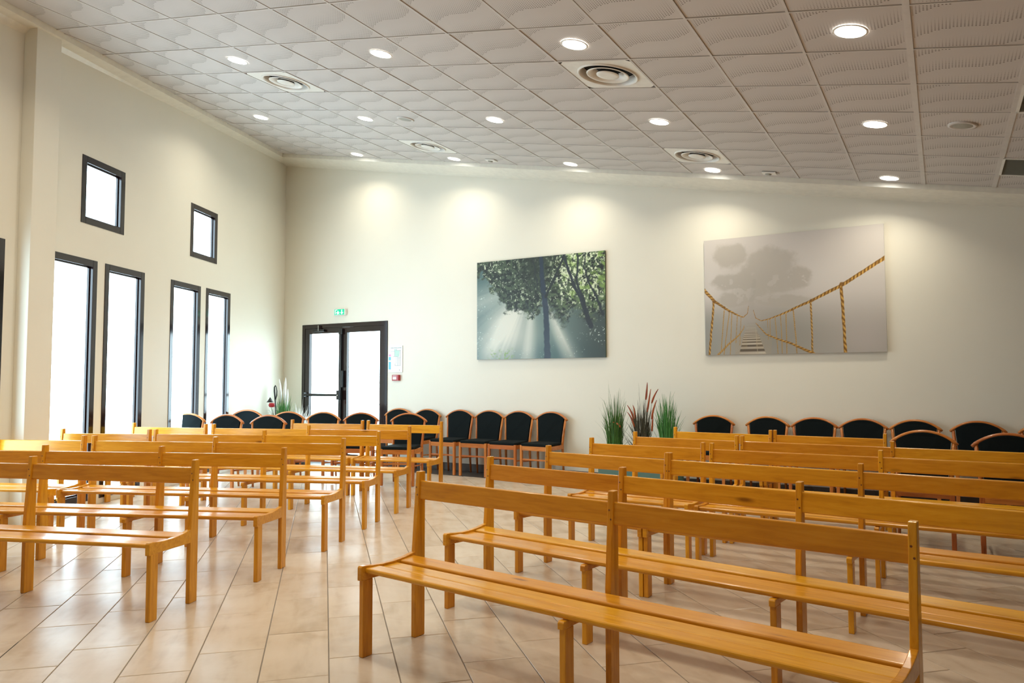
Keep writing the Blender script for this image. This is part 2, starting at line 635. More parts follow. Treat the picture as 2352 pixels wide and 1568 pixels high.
TALLZ = (0.055, 2.545)
TALL = [(-6.71, -6.015), (-5.475, -4.78), (-4.655, -3.95), (-3.41, -2.705), (-2.565, -1.89)]
SMALL = [(-5.055, -4.355), (-2.985, -2.298)]
SMALLZ = (2.908, 3.612)
LL = 13.8
holes = [(LL + a, LL + b, *TALLZ) for a, b in TALL] + [(LL + a, LL + b, *SMALLZ) for a, b in SMALL]
# local x runs towards the back corner, room side at y=0 -> body away from the room (+y local = -LN)
wl_rz = math.atan2(LD.y, LD.x)
start = LW0 - LD * LL
wl = link('wall_left', wall_grid('wall_left', LL + .1, 5.4, 0.25, holes, M['wall']), loc=start, rot=(0, 0, wl_rz))
tag(wl, 'cream plastered left wall pierced by tall and small square frosted windows', kind='structure')
wr = MB(); wr.box(XR, XR + .2, YF - .2, YB + .2, 0, 5.4)
tag(link('wall_right', wr.mesh('wall_right', M['panel'])), 'unseen right wall, made dark brown to cut bounced light', kind='structure')
wf = MB(); wf.box(left_x(YF) - .5, XR + .2, YF - .2, YF, 0, 5.4)
tag(link('wall_front', wf.mesh('wall_front', M['wall'])), 'cream front wall behind the viewer', kind='structure')
# pilaster on the left wall
pm = MB(); pm.box(LL - 5.87, LL - 5.555, -0.125, 0.0, 0, 5.3)
pil = link('trim_1', pm.mesh('trim_1', M['wall'], bevel=0.004), loc=start, rot=(0, 0, wl_rz))
tag(pil, 'cream pilaster projecting from the left wall beside the first tall window', kind='structure')


def window(n, a, b, z0, z1, label):
    """frame flush with the room face of the wall, pane set back; local y>0 is outwards"""
    w = bpy.data.objects.new('window_%d' % n, None); COL.objects.link(w)
    w.location = LW0 + LD * a + Vector((0, 0, z0)); w.rotation_euler = (0, 0, wl_rz)
    tag(w, label, kind='structure')
    W, Hh, t = b - a, z1 - z0, 0.07
    for nm, bx in (('frame_stile', (0, t, 0, Hh)), ('frame_stile', (W - t, W, 0, Hh)), ('frame_rail', (t, W - t, 0, t)), ('frame_rail', (t, W - t, Hh - t, Hh))):
        m = MB(); m.box(bx[0], bx[1], -0.006, 0.075, bx[2], bx[3])
        link(nm, m.mesh(nm, M['frame'], bevel=0.003), w)
    m = MB(); m.box(t - .004, W - t + .004, 0.052, 0.060, t - .004, Hh - t + .004)
    link('frosted_pane', m.mesh('frosted_pane', M['pane']), w)
    # glazing bead, a thin step inside the frame
    m = MB()
    for bx in ((t, t + .014, t, Hh - t), (W - t - .014, W - t, t, Hh - t), (t + .014, W - t - .014, t, t + .014), (t + .014, W - t - .014, Hh - t - .014, Hh - t)):
        m.box(bx[0], bx[1], 0.030, 0.052, bx[2], bx[3])
    link('glazing_bead', m.mesh('glazing_bead', M['frame']), w)


names = ['tall frosted window cut by the left edge of the photo', 'tall frosted window partly behind the pilaster', 'tall frosted window right of the one behind the pilaster',
         'tall frosted window, left of the pair near the corner', 'tall frosted window nearest the back corner']
for i, (a, b) in enumerate(TALL): window(i + 1, a, b, *TALLZ, names[i])
for i, (a, b) in enumerate(SMALL): window(i + 6, a, b, *SMALLZ, ['small square frosted window high above the left window pair', 'small square frosted window high above the window pair near the corner'][i])

# baseboard along the back wall
for (x0, x1, i) in ((left_x(YB), DOOR[0], 0), (DOOR[1], XR, 1)):
    root = bpy.data.objects.new('baseboard_back' if i else 'baseboard_corner', None); COL.objects.link(root)
    root.location = (x0, YB - .012, 0)
    tag(root, 'dark brown tile skirting along the back wall ' + ('right of the double door' if i else 'in the left corner'), kind='structure')
    n = max(1, round((x1 - x0) / .6)); L = (x1 - x0) / n
    m = MB(); m.box(0.0012, L - .0012, 0, .012, 0, .105); me = m.mesh('skirting_tile', M['darktile'], bevel=.002)
    for k in range(n): link('skirting_tile', me, root, (k * L, 0, 0))

# ------------------------------------------------------------------ door
door = bpy.data.objects.new('door_1', None); COL.objects.link(door)
door.location = (DOOR[0], YB, 0)
tag(door, 'dark brown double glazed exit door with a push bar on its left leaf', kind='structure')
DWd, DH = DOOR[1] - DOOR[0], DOOR[3]
for nm, bx in (('door_frame_stile', (0, .065, 0, DH)), ('door_frame_stile', (DWd - .065, DWd, 0, DH)), ('door_frame_head', (.065, DWd - .065, DH - .065, DH))):
    m = MB(); m.box(bx[0], bx[1], -.012, .07, bx[2], bx[3]); link(nm, m.mesh(nm, M['frame'], bevel=.004), door)


def leaf(x0, x1, gx0, gx1, nm):
    m = MB(); y0, y1 = -.004, .05
    z1 = DH - .066
    m.box(x0, gx0, y0, y1, .01, z1); m.box(gx1, x1, y0, y1, .01, z1)
    m.box(gx0, gx1, y0, y1, 2.058, z1); m.box(gx0, gx1, y0, y1, .01, .13)
    lf = link('door_leaf', m.mesh('door_leaf', M['frame'], bevel=.004), door)
    m = MB(); m.box(gx0 - .005, gx1 + .005, .02, .028, .125, 2.062)
    link('pane', m.mesh('pane', M['glass']), lf)
    return lf


l1 = leaf(.066, .906, .160, .815, 'left')
l2 = leaf(.9075, DWd - .066, .985, 1.668, 'right')
m = MB(); m.tube([(.12, -.075, 1.06), (.86, -.075, 1.06)], .021, 10)
m.box(.845, .905, -.085, 0, .985, 1.135); m.box(.085, .13, -.085, 0, 1.025, 1.095)
link('push_bar', m.mesh('push_bar', M['black'], bevel=.004), l1)
m = MB(); m.box(.865, .885, -.095, -.085, 1.045, 1.065); link('bar_lock', m.mesh('bar_lock', M['chrome']), l1)
m = MB(); m.box(.835, .915, -.045, 0, 2.03, 2.12); link('latch_box', m.mesh('latch_box', M['black'], bevel=.008), l1)
m = MB(); m.box(.860, .895, -.04, 0, .14, 2.03); link('latch_rod', m.mesh('latch_rod', M['black'], bevel=.006), l1)
m = MB(); m.box(.90, .94, -.05, 0, 1.18, 1.45); link('handle', m.mesh('handle', M['black'], bevel=.01), l2)
m = MB(); m.box(.26, .52, -.05, -.004, 2.085, 2.125); link('door_closer', m.mesh('door_closer', M['black'], bevel=.006), l1)
m = MB(); m.box(.40, .412, -.055, -.004, 2.10, 2.19); link('closer_arm', m.mesh('closer_arm', M['chrome']), l1)
# outside: paving and the sloping hand rails seen through the left leaf
m = MB(); m.box(-16, 6, YB + .25, YB + 14, -.3, -.06)
tag(link('outside_paving', m.mesh('outside_paving', M['paving'])), 'pale paving outside the glazed exit door', kind='structure')
rr = empty('outdoor_stair_rail', (-8.9, YB + 2.2, -.06), 0, 'thin grey sloping stair rail seen through the left door leaf', 'railing')
for k, dz in enumerate((0.0, .42)):
    m = MB(); m.tube([(-1.55, 0, 1.75 + dz), (.55, 0, .02 + dz)], .011, 6); link('rail_bar', m.mesh('rail_bar', M['stair']), rr)
for k in range(2):
    m = MB(); xx = -1.5 + k * 2.0; m.tube([(xx, 0, 0), (xx, 0, 1.75 + .42 - (xx + 1.55) * 1.73 / 2.1)], .014, 6); link('rail_post', m.mesh('rail_post', M['stair']), rr)

# ------------------------------------------------------------------ ceiling
UL_OFF = 0.165            # plaster border width along the left wall (measured square to it)
YE = 8.39                 # tile field ends here, plaster border behind it
VE = (YE - CO.y) / CU
# left limit in (u, v): LN . (P - LW0) >= UL_OFF
la = -LN.x * CT * CU; lb = -LN.y * CU; lc = -(LN.x * (LW0.x - CO.x) + LN.y * (LW0.y - CO.y) + UL_OFF)
cb = MB()
zt = 0.10
pts = [Vector((left_x(YF) - .5, YF - .1, 0)), Vector((XR + .1, YF - .1, 0)), Vector((XR + .1, YB + .1, 0)), Vector((LW0.x - .4, YB + .1, 0))]
low = [Vector((p.x, p.y, ceil_z(p.x) + .06)) for p in pts]; hi = [p + Vector((0, 0, .12)) for p in low]
cb.poly(low[::-1]); cb.poly(hi)
for i in range(4):
    j = (i + 1) % 4; cb.poly([low[i], low[j], hi[j], hi[i]])
ceiling = link('ceiling', cb.mesh('ceiling', M['dark']))
tag(ceiling, 'sloping suspended ceiling of square perforated tiles in a white grid', kind='structure')
crot = Matrix(((U.x, V.x, N.x), (U.y, V.y, N.y), (U.z, V.z, N.z))).to_euler()
DIFF = [(-10, 1), (-4, 1), (-10, 5), (-4, 5)]
GRILLE = [(1, 5), (1, 2)]
gt = .0095
sq = [(gt - CU * 0, gt), (CU - gt, gt), (CU - gt, CU - gt), (gt, CU - gt)]


def ctile_mesh(poly):
    v = [(p[0], p[1], 0) for p in poly] + [(p[0], p[1], .018) for p in poly]
    n = len(poly)
    f = [tuple(range(n - 1, -1, -1))] + [(i, (i + 1) % n, n + (i + 1) % n, n + i) for i in range(n)]
    return mesh_from('ceiling_tile', v, f, M['ctile'])


shared_ct = ctile_mesh(sq)
V0, V1, U1 = -9, 6, 6
for j in range(V0, V1 + 1):
    for i in range(-17, U1 + 1):
        if (i, j) in DIFF or (i, j) in GRILLE: continue
        poly = [((i * CU + p[0]) / CU, (j * CU + p[1]) / CU) for p in sq]
        c = clip_poly(poly, la, lb, lc - .004)
        if len(c) > 2: c = clip_poly(c, 0, 1, VE - .006)
        if len(c) < 3: continue
        P = cpt(i, j)
        if P.x > XR: continue
        if len(c) == 4 and all(abs(c[k][0] - poly[k][0]) + abs(c[k][1] - poly[k][1]) < 1e-6 for k in range(4)):
            me = shared_ct
        else:
            me = ctile_mesh([((p[0] - i) * CU, (p[1] - j) * CU) for p in c])
        jit = random.uniform(0.001, 0.005)
        link('ceiling_tile', me, ceiling, cpt(i, j, jit), crot)
# grid bars
for i in range(-17, U1 + 2):
    w = .008 if i not in (0, 1) else .018
    # clip range in v at this u
    vmax = VE
    vmin = (lc - la * i) / lb          # lb<0: keep v >= vmin? (la*u+lb*v<=lc)
    v0 = V0
    if lb < 0: v0 = max(V0, (lc - la * i) / lb)
    else: vmax = min(VE, (lc - la * i) / lb)
    if vmax - v0 < .05 or cpt(i, 0).x > XR: continue
    m = MB(); m.box(-w, w, 0, (vmax - v0) * CU, -.002, .012)
    link('grid_bar', m.mesh('grid_bar', M['tee']), ceiling, cpt(i, v0), crot)
for j in range(V0, V1 + 1):
    ul = (lc - lb * j) / la            # la<0
    ur = (XR - CO.x) / (CT * CU)
    m = MB(); m.box(0, (ur - ul) * CU, -.007, .007, -.0022, .0118)
    link('grid_bar', m.mesh('grid_bar', M['tee']), ceiling, cpt(ul, j), crot)

# plaster border, set lower than the tiles
DROP = -0.05


def border(name, poly_uv, drops, label):
    m = MB(); n = len(poly_uv)
    a = [cpt(p[0], p[1], d) for p, d in zip(poly_uv, drops)]; b = [cpt(p[0], p[1], .10) for p in poly_uv]
    m.poly(a[::-1]); m.poly(b)
    for i in range(n):
        j = (i + 1) % n; m.poly([a[i], a[j], b[j], b[i]])
    tag(link(name, m.mesh(name, M['soffit'])), label, kind='structure')


def u_left(v, off):
    return (-(LN.x * (LW0.x - CO.x) + LN.y * (LW0.y - CO.y) + off) - lb * v) / la


VW = (YB + .02 - CO.y) / CU
ur = (XR - CO.x) / (CT * CU)
border('trim_2', [(u_left(VE, UL_OFF), VE), (ur, VE), (ur, VW), (u_left(VW, -.05), VW)], [DROP, DROP, -.085, -.12], 'lowered plaster border between ceiling tiles and back wall')
border('trim_3', [(u_left(V0, -.05), V0), (u_left(V0, UL_OFF), V0), (u_left(VE, UL_OFF), VE), (u_left(VW, -.05), VW)], [-.34, DROP, DROP, -.12], 'lowered plaster border between ceiling tiles and left wall')

# downlights
ring = MB(); ring.lathe([(.083, -.0015), (.085, -.003), (.096, -.003), (.098, 0.0)], 40)
ring_me = ring.mesh('trim_ring', M['white'], smooth=True)
disc = MB(); disc.poly([(.0845 * math.cos(2 * math.pi * k / 40), -.0845 * math.sin(2 * math.pi * k / 40), -.0035) for k in range(40)])
disc_me = disc.mesh('diffuser', M['lampface'], fixnormals=False)
lamp_data = bpy.data.lights.new('downlight_source', 'AREA')
lamp_data.shape = 'DISK'; lamp_data.size = .15
lamp_data.energy = LAMP_W; lamp_data.color = LAMP_C
lamp_data.spread = R(138)
rows = {6: 'the back wall', 3: 'the middle', 0: 'the viewer', -3: 'behind the viewer', -6: 'far behind the viewer'}
ordn = ['first', 'second', 'third', 'fourth', 'fifth']
for j in (6, 3, 0, -3, -6):
    for k, i in enumerate((-13, -10, -7, -4, -1)):
        if u_left(j + .5, UL_OFF) > i + .3: continue
        if j < 0 and i < -10: continue
        P = cpt(i + .5, j + .5)
        o = bpy.data.objects.new('downlight', None); COL.objects.link(o); o.location = P; o.rotation_euler = crot
        where = {6: 'in the row next to the back wall', 3: 'in the middle row', 0: 'in the row nearest the viewer', -3: 'in the row above the viewer', -6: 'in the row behind the viewer'}[j]
        tag(o, 'round glowing ceiling downlight, %s from the left %s' % (ordn[k], where), 'downlight', 'round ceiling downlights')
        link('trim_ring', ring_me, o); link('diffuser', disc_me, o)
        L = bpy.data.objects.new('downlight_source', lamp_data); COL.objects.link(L)
        L.parent = o; L.location = (0, 0, -.009)

# air diffusers
plate = MB()
hw = CU / 2 - gt
segs = 40
s = len(plate.v)
for k in range(segs):
    a = 2 * math.pi * (k + .5) / segs
    c, si = math.cos(a), math.sin(a); q = hw / max(abs(c), abs(si))
    plate.v += [(q * c, q * si, 0), (.232 * c, .232 * si, 0), (.232 * c, .232 * si, .0)]
for k in range(segs):
    k2 = (k + 1) % segs
    plate.f.append((s + 3 * k, s + 3 * k2, s + 3 * k2 + 1, s + 3 * k + 1)); plate.m.append(0)
plate_me = plate.mesh('face_plate', M['white'])
lip = MB(); lip.lathe([(.240, .001), (.237, -.010), (.230, -.013), (.222, -.008), (.214, .010), (.205, .05)], 48); lip_me = lip.mesh('outer_ring', M['white'], smooth=True)
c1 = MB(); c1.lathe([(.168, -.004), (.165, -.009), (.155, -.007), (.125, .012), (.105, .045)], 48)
c1.mi = 1; c1.lathe([(.168, -.004), (.150, .010), (.115, .048)], 48); c1_me = c1.mesh('cone_ring', [M['white'], M['dark']], smooth=True, fixnormals=False)  # cone back coloured black to stand in for shade inside the duct
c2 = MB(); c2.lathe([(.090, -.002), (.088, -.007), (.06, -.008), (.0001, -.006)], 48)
c2.mi = 1; c2.lathe([(.090, -.002), (.06, .05)], 48); c2_me = c2.mesh('centre_cone', [M['white'], M['dark']], smooth=True, fixnormals=False)  # upper side blackened likewise, shade put into the colour
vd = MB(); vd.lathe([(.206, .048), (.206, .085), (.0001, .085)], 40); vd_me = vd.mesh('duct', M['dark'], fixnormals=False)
lab = {(-10, 1): 'round white air diffuser in the ceiling, nearer the viewer, left', (-4, 1): 'large round white air diffuser in the ceiling, nearest the viewer',
       (-10, 5): 'round white air diffuser in the ceiling above the exit door end', (-4, 5): 'round white air diffuser in the ceiling before the rope bridge print'}
for (i, j) in DIFF:
    o = bpy.data.objects.new('air_diffuser', None); COL.objects.link(o); o.location = cpt(i + .5, j + .5, .002); o.rotation_euler = crot
    tag(o, lab[i, j], 'diffuser', 'round ceiling air diffusers')
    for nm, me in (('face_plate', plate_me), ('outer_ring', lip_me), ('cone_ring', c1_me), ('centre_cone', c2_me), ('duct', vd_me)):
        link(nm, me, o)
# return grilles: frame with slats
for q, (i, j) in enumerate(GRILLE):
    o = bpy.data.objects.new('return_grille', None); COL.objects.link(o); o.location = cpt(i, j, 0); o.rotation_euler = crot
    tag(o, ['grey louvred return grille in the ceiling near the back wall, right edge', 'grey louvred return grille in the ceiling at the right edge, nearer the viewer'][q], 'grille', 'ceiling return grilles')
    m = MB()
    for bx in ((gt, CU - gt, gt, gt + .02), (gt, CU - gt, CU - gt - .02, CU - gt), (gt, gt + .02, gt, CU - gt), (CU - gt - .02, CU - gt, gt, CU - gt)):
        m.box(bx[0], bx[1], bx[2], bx[3], -.004, .02)
    link('grille_frame', m.mesh('grille_frame', M['white']), o)
    m = MB()
    for k in range(34):
        y = gt + .024 + k * (CU - 2 * gt - .048) / 33
        m.prism([(y - .004, .0), (y + .004, .012), (y + .005, .012), (y - .003, .0)], gt + .02, CU - gt - .02, 'x')
    m.box(gt + .02, CU - gt - .02, gt + .02, CU - gt - .02, .005, .008)
    tag(link('louvres', m.mesh('louvres', M['grey']), o), kind='stuff')
    m = MB(); m.box(gt, CU - gt, gt, CU - gt, .02, .024); link('backing', m.mesh('backing', M['dark']), o)
# loudspeakers / detectors
for (u, v, lb_) in ((-8.5, 3.5, 'round flush ceiling speaker between the middle row of downlights'), (.5, 3.5, 'round flush ceiling speaker with grey mesh near the right edge')):
    o = bpy.data.objects.new('ceiling_speaker', None); COL.objects.link(o); o.location = cpt(u, v); o.rotation_euler = crot
    tag(o, lb_, 'speaker', 'flush ceiling speakers')
    m = MB(); m.lathe([(.10, .001), (.098, -.008), (.08, -.010), (.068, -.004)], 36); link('rim', m.mesh('rim', M['tee'], smooth=True), o)
    m = MB(); m.lathe([(.069, -.005), (.04, -.010), (.0001, -.012)], 36); link('mesh_cover', m.mesh('mesh_cover', M['grey'], smooth=True), o)
for (u, v, lb_) in ((-8.45, 6.45, 'small square ceiling sensor near the back wall, left of the prints'), (-2.45, 6.48, 'small square ceiling sensor near the back wall above the rope bridge print')):
    o = bpy.data.objects.new('motion_sensor', None); COL.objects.link(o); o.location = cpt(u, v); o.rotation_euler = crot
    tag(o, lb_, 'sensor', 'square ceiling sensors')
    m = MB(); m.box(-.075, .075, -.05, .05, -.016, 0); link('housing', m.mesh('housing', M['white'], bevel=.006), o)
    m = MB(); m.lathe([(.034, -.016), (.030, -.026), (.0001, -.030)], 24, (-.01, 0)); link('lens', m.mesh('lens', M['grey'], smooth=True), o)

# ------------------------------------------------------------------ benches
BT = .027


def D(y): return y - .205


def bench_meshes():
    g = {}
    m = MB(); m.prism([(D(0), 0), (D(.060), 0), (D(.060), .354), (D(0), .354)], -BT / 2, BT / 2)
    g['leg'] = m.mesh('front_leg', M['wood_z'], bevel=.003)
    m = MB(); m.prism([(D(.340), 0), (D(.340), .425), (D(.370), .82), (D(.410), .82), (D(.410), 0)], -BT / 2, BT / 2)
    for z, dx in ((.742, -.004), (.705, .005)):
        yy = D(.340 + .03 * (z - .425) / .395) - .0008; m.mi = 1
        m.poly([(dx + .0042 * math.cos(2 * math.pi * k / 8), yy, z + .0042 * math.sin(2 * math.pi * k / 8)) for k in range(8)])
    m.mi = 0
    g['post'] = m.mesh('back_post', [M['wood_z'], M['peg']], bevel=.003)
    top = [(.335, .424), (.28, .414), (.20, .4075), (.12, .408), (.06, .413), (.02, .419), (-.006, .420), (-.013, .413)]
    for nm, dz in (('rail', 0.0), ('rail_mid', -.036)):
        m = MB()
        prof = [(D(-.013), .352), (D(.0), .352), (D(.062), .354), (D(.342), .347), (D(.342), .424 + dz)] + [(D(a), b + dz) for a, b in top]
        m.prism(prof, -BT / 2, BT / 2)
        g[nm] = m.mesh('seat_rail', M['wood_x'], bevel=.003)
    return g


BM = bench_meshes()
SLATS = [((.010, .107), .409, .404), ((.122, .221), .3965, .3965), ((.236, .333), .403, .411)]


def slat_mesh(L, k):
    (d0, d1), zf, zb = SLATS[k]
    prof = rrect(D(d0), D(d1), -.024, 0, .010 if k == 0 else .008, 3)
    sl = (zb - zf) / (d1 - d0)
    prof = [(y, z + zf + sl * (y - D(d0))) for y, z in prof]
    m = MB(); m.prism(prof, -L / 2, L / 2)
    return m.mesh('seat_slat', M['wood_x'])


def board_mesh(L):
    m = MB(); prof = []
    for y, z in rrect(0, .021, .682, .775, .006, 3):
        prof.append((D(.340 + .03 * (z - .425) / .395 + .009) + y, z))
    m.prism(prof, -L / 2, L / 2)
    return m.mesh('backrest_board', M['wood_x'])


SL, BD = {}, {}


def bench(kind, p, q, i_p, i_q, label, group):
    """kind: (bays, bay). p,q: ground positions below two post tops; i_p,i_q the posts they belong to"""
    bays, bay = kind
    p = Vector((*p, 0)); q = Vector((*q, 0))
    d = (q - p).normalized()
    mid = (p + q) / 2; im = (i_p + i_q) / 2
    centre_post = mid + d * (bay * (bays / 2 - im))       # post top line
    back = Vector((-d.y, d.x, 0))
    c = centre_post - back * (.390 - .205)
    o = empty('bench', (c.x, c.y, 0), math.atan2(d.y, d.x), label, 'bench', group)
    L = bays * bay - BT - .002
    for k in range(3):
        if (L, k) not in SL: SL[L, k] = slat_mesh(L, k)
        link('seat_slat', SL[L, k], o)
    lb_ = bay - BT
    if lb_ not in BD: BD[lb_] = board_mesh(lb_)
    for b in range(bays + 1):
        x = (b - bays / 2) * bay
        link('front_leg', BM['leg'], o, (x, 0, 0)); link('back_post', BM['post'], o, (x, 0, 0))
        link('seat_rail', BM['rail'] if b in (0, bays) else BM['rail_mid'], o, (x, 0, 0))
        if b < bays: link('backrest_board', BD[lb_], o, (x + bay / 2, 0, 0))
    return o


A, B, C3 = (2, 1.12), (1, .92), (3, .92)
GR, GL = 'wooden benches of the right block', 'wooden benches of the left block'
bench(A, (-2.31, 3.04), (-.11, 2.77), 0, 2, 'two-bay varnished bench in the front row of the right block, nearest the viewer', GR)
bench(C3, (-2.40, 3.84), (-.58, 3.59), 0, 2, 'long three-bay varnished bench in the second row of the right block', GR)
bench(B, (-2.43, 4.71), (-1.565, 4.61), 0, 1, 'short one-bay bench on the aisle in the third row of the right block', GR)
bench(A, (-1.525, 4.61), (-.41, 4.53), 0, 1, 'two-bay bench at the right end of the third row of the right block', GR)
bench(B, (-2.48, 5.52), (-1.56, 5.49), 0, 1, 'short one-bay bench on the aisle in the fourth row of the right block', GR)
bench(A, (-1.49, 5.47), (-.37, 5.45), 0, 1, 'two-bay bench at the right end of the fourth row of the right block', GR)
bench(B, (-2.42, 6.36), (-1.515, 6.31), 0, 1, 'short one-bay bench before the grass planter, fifth row of the right block', GR)
bench(A, (-1.475, 6.32), (-.335, 6.29), 0, 1, 'two-bay bench at the right end of the fifth row of the right block', GR)
bench(B, (-2.32, 7.20), (-1.405, 7.17), 0, 1, 'short one-bay bench at the left of the rearmost row of the right block', GR)
bench(B, (-1.365, 7.19), (-.45, 7.15), 0, 1, 'short one-bay bench at the right of the rearmost row of the right block', GR)
bench(A, (-4.88, 2.46), (-3.81, 2.83), 1, 2, 'two-bay varnished bench in the front row of the left block', GL)
bench(C3, (-5.70, 2.94), (-3.95, 3.66), 1, 3, 'long three-bay varnished bench in the second row of the left block', GL)
bench(A, (-6.31, 3.66), (-4.18, 4.49), 0, 2, 'two-bay bench on the aisle in the third row of the left block', GL)
bench(B, (-7.235, 3.30), (-6.385, 3.63), 0, 1, 'short one-bay bench cut by the left edge in the third row of the left block', GL)
bench(A, (-6.60, 4.43), (-4.49, 5.27), 0, 2, 'two-bay bench on the aisle in the fourth row of the left block', GL)
bench(B, (-7.48, 4.05), (-6.64, 4.40), 0, 1, 'short one-bay bench by the pilaster window in the fourth row of the left block', GL)
bench(A, (-6.88, 5.29), (-4.70, 6.01), 0, 2, 'two-bay bench on the aisle in the fifth row of the left block', GL)
bench(B, (-7.84, 5.0), (-6.93, 5.27), 0, 1, 'short one-bay bench by the windows in the fifth row of the left block', GL)
bench(B, (-5.87, 6.655), (-4.95, 6.89), 0, 1, 'short one-bay bench on the aisle in the rearmost row of the left block', GL)
bench(B, (-6.81, 6.37), (-5.91, 6.63), 0, 1, 'short one-bay bench away from the aisle in the rearmost row of the left block', GL)

# ------------------------------------------------------------------ chairs


def chair_parts():
    g = []
    # seat cushion
    prof = []
    m = MB()
    pts = [(-.205, -.215), (.205, -.215), (.175, .19), (-.175, .19)]
    s0 = [(p[0], p[1]) for p in pts]
    m.prism(s0, .440, .482, 'z')
    g.append(('seat_cushion', m.mesh('seat_cushion', M['fabric'], bevel=.016, seg=3)))
    # back panel with an arched top, leaning back
    m = MB()
    prof = [(-.165, .47), (.165, .47)]
    arch = []
    for k in range(13):
        t = -1 + 2 * k / 12
        arch.append((t * .196, .758 + .098 * (1 - abs(t * .196 / .243) ** 2.1)))
    outline = prof + [(a, z) for a, z in arch[::-1]]
    def yb(z): return .195 + .045 * (z - .45) / .33
    n = len(outline); s = len(m.v)
    m.v += [(a, yb(z) - .022 - .010 * (1 - (a / .2) ** 2), z) for a, z in outline] + [(a, yb(z) + .016, z) for a, z in outline]
    for i in range(n):
        j = (i + 1) % n
        m.f.append((s + i, s + j, s + n + j, s + n + i)); m.m.append(0)
    m.f.append(tuple(range(s + n - 1, s - 1, -1))); m.m.append(0)
    m.f.append(tuple(range(s + n, s + 2 * n))); m.m.append(0)
    g.append(('back_panel', m.mesh('back_panel', M['fabric'], bevel=.006)))
    # bowed crest rail
    m = MB(); pl = []; rd = []
    for k in range(21):
        t = -1 + 2 * k / 20
        pl.append((t * .243, .232 + .012 * (1 - t * t), .762 + .098 * (1 - abs(t) ** 2.1))); rd.append(.0185 if 0 < k < 20 else .013)
    m.tube(pl, rd, 10, flat=.85)
    g.append(('crest_rail', m.mesh('crest_rail', M['chair_x'], smooth=True)))
    for sx in (-1, 1):
        m = MB(); m.tube([(sx * .192, .225, 0), (sx * .190, .205, .22), (sx * .186, .196, .45), (sx * .198, .216, .62), (sx * .215, .236, .785)], [.013, .016, .0185, .0165, .0145], 8)
        g.append(('back_post', m.mesh('back_post', M['chair_z'], smooth=True)))
        m = MB(); m.box(sx * .200 - .0165, sx * .200 + .0165, -.215, -.182, .006, .452)
        g.append(('front_leg', m.mesh('front_leg', M['chair_z'], bevel=.004)))
        m = MB(); m.prism([(-.19, .392), (.195, .392), (.195, .444), (-.19, .444)], sx * .192 - .011, sx * .192 + .011)
        g.append(('side_apron', m.mesh('side_apron', M['chair_x'], bevel=.002)))
        m = MB(); m.tube([(sx * .196, -.19, .245), (sx * .190, .205, .225)], .0095, 6)
        g.append(('side_stretcher', m.mesh('side_stretcher', M['chair_z'], smooth=True)))
    m = MB(); m.box(-.185, .185, -.212, -.190, .388, .444); g.append(('front_apron', m.mesh('front_apron', M['chair_x'], bevel=.002)))
    m = MB(); m.box(-.185, .185, -.205, -.193, .262, .284); g.append(('front_stretcher', m.mesh('front_stretcher', M['chair_x'], bevel=.002)))
    return g


CP = chair_parts()
proto = None


def chair(cx, cy, ang, label, group):
    """cx,cy: ground point below the middle of the crest rail"""
    global proto
    a = R(ang)
    back = Vector((-math.sin(a), math.cos(a), 0))
    c = Vector((cx, cy, 0)) - back * .238
    if proto is None:
        o = empty('upholstered_chair', (0, 0, 0), 0, label, 'chair', group)
        for nm, me in CP: link(nm, me, o)
        proto = o
    else:
        o = copy_tree(proto)
    o.location = c; o.rotation_euler = (0, 0, a)
    tag(o, label, 'chair', group)


WG, FG = 'black upholstered chairs lined up along the back wall', 'black upholstered chairs standing behind the benches'
on = ['first', 'second', 'third', 'fourth', 'fifth', 'sixth', 'seventh']
for k, (x, yy, an) in enumerate(((-7.075, 8.73, 9), (-6.545, 8.73, 3), (-5.968, 8.735, 0), (-5.472, 8.735, 1), (-5.0, 8.735, -1), (-4.505, 8.735, -2))):
    chair(x, yy, an, 'black-upholstered wooden chair at the back wall, %s right of the exit door' % on[k], WG)
for k, (x, an) in enumerate(((-2.352, 2), (-1.741, -1), (-1.245, 2), (-.756, -1), (-.265, 0), (.285, 1), (.86, 0))):
    chair(x, 8.735, an, 'black-upholstered wooden chair at the back wall, %s right of the grass planter' % on[k], WG)
for x, yy, an, lb_ in ((-.155, 6.92, -1, 'black chair standing right of the rearmost right bench, before the wall chairs'), (.42, 6.84, 0, 'black chair cut by the right edge, beside the one at the rearmost right bench'),
                       (-5.92, 7.50, 20, 'black chair behind the rearmost left bench, right of the exit door opening'), (-6.57, 7.33, 20, 'black chair behind the left benches before the right leaf of the exit door'),
                       (-7.15, 7.24, 20, 'black chair behind the left benches before the left leaf of the exit door'), (-7.66, 7.10, 22, 'black chair behind the left benches before the white feather grass'),
                       (-8.68, 7.27, 24, 'black chair behind the left benches between corner plant and left wall'), (-7.10, 6.27, 18, 'black chair next to the left end of the rearmost left bench'),
                       (-7.68, 6.13, 14, 'black chair before the last tall window, second from the rearmost left bench'), (-8.40, 6.10, 24, 'black chair by the window pair, leftmost of all chairs')):
    chair(x, yy, an, lb_, FG)


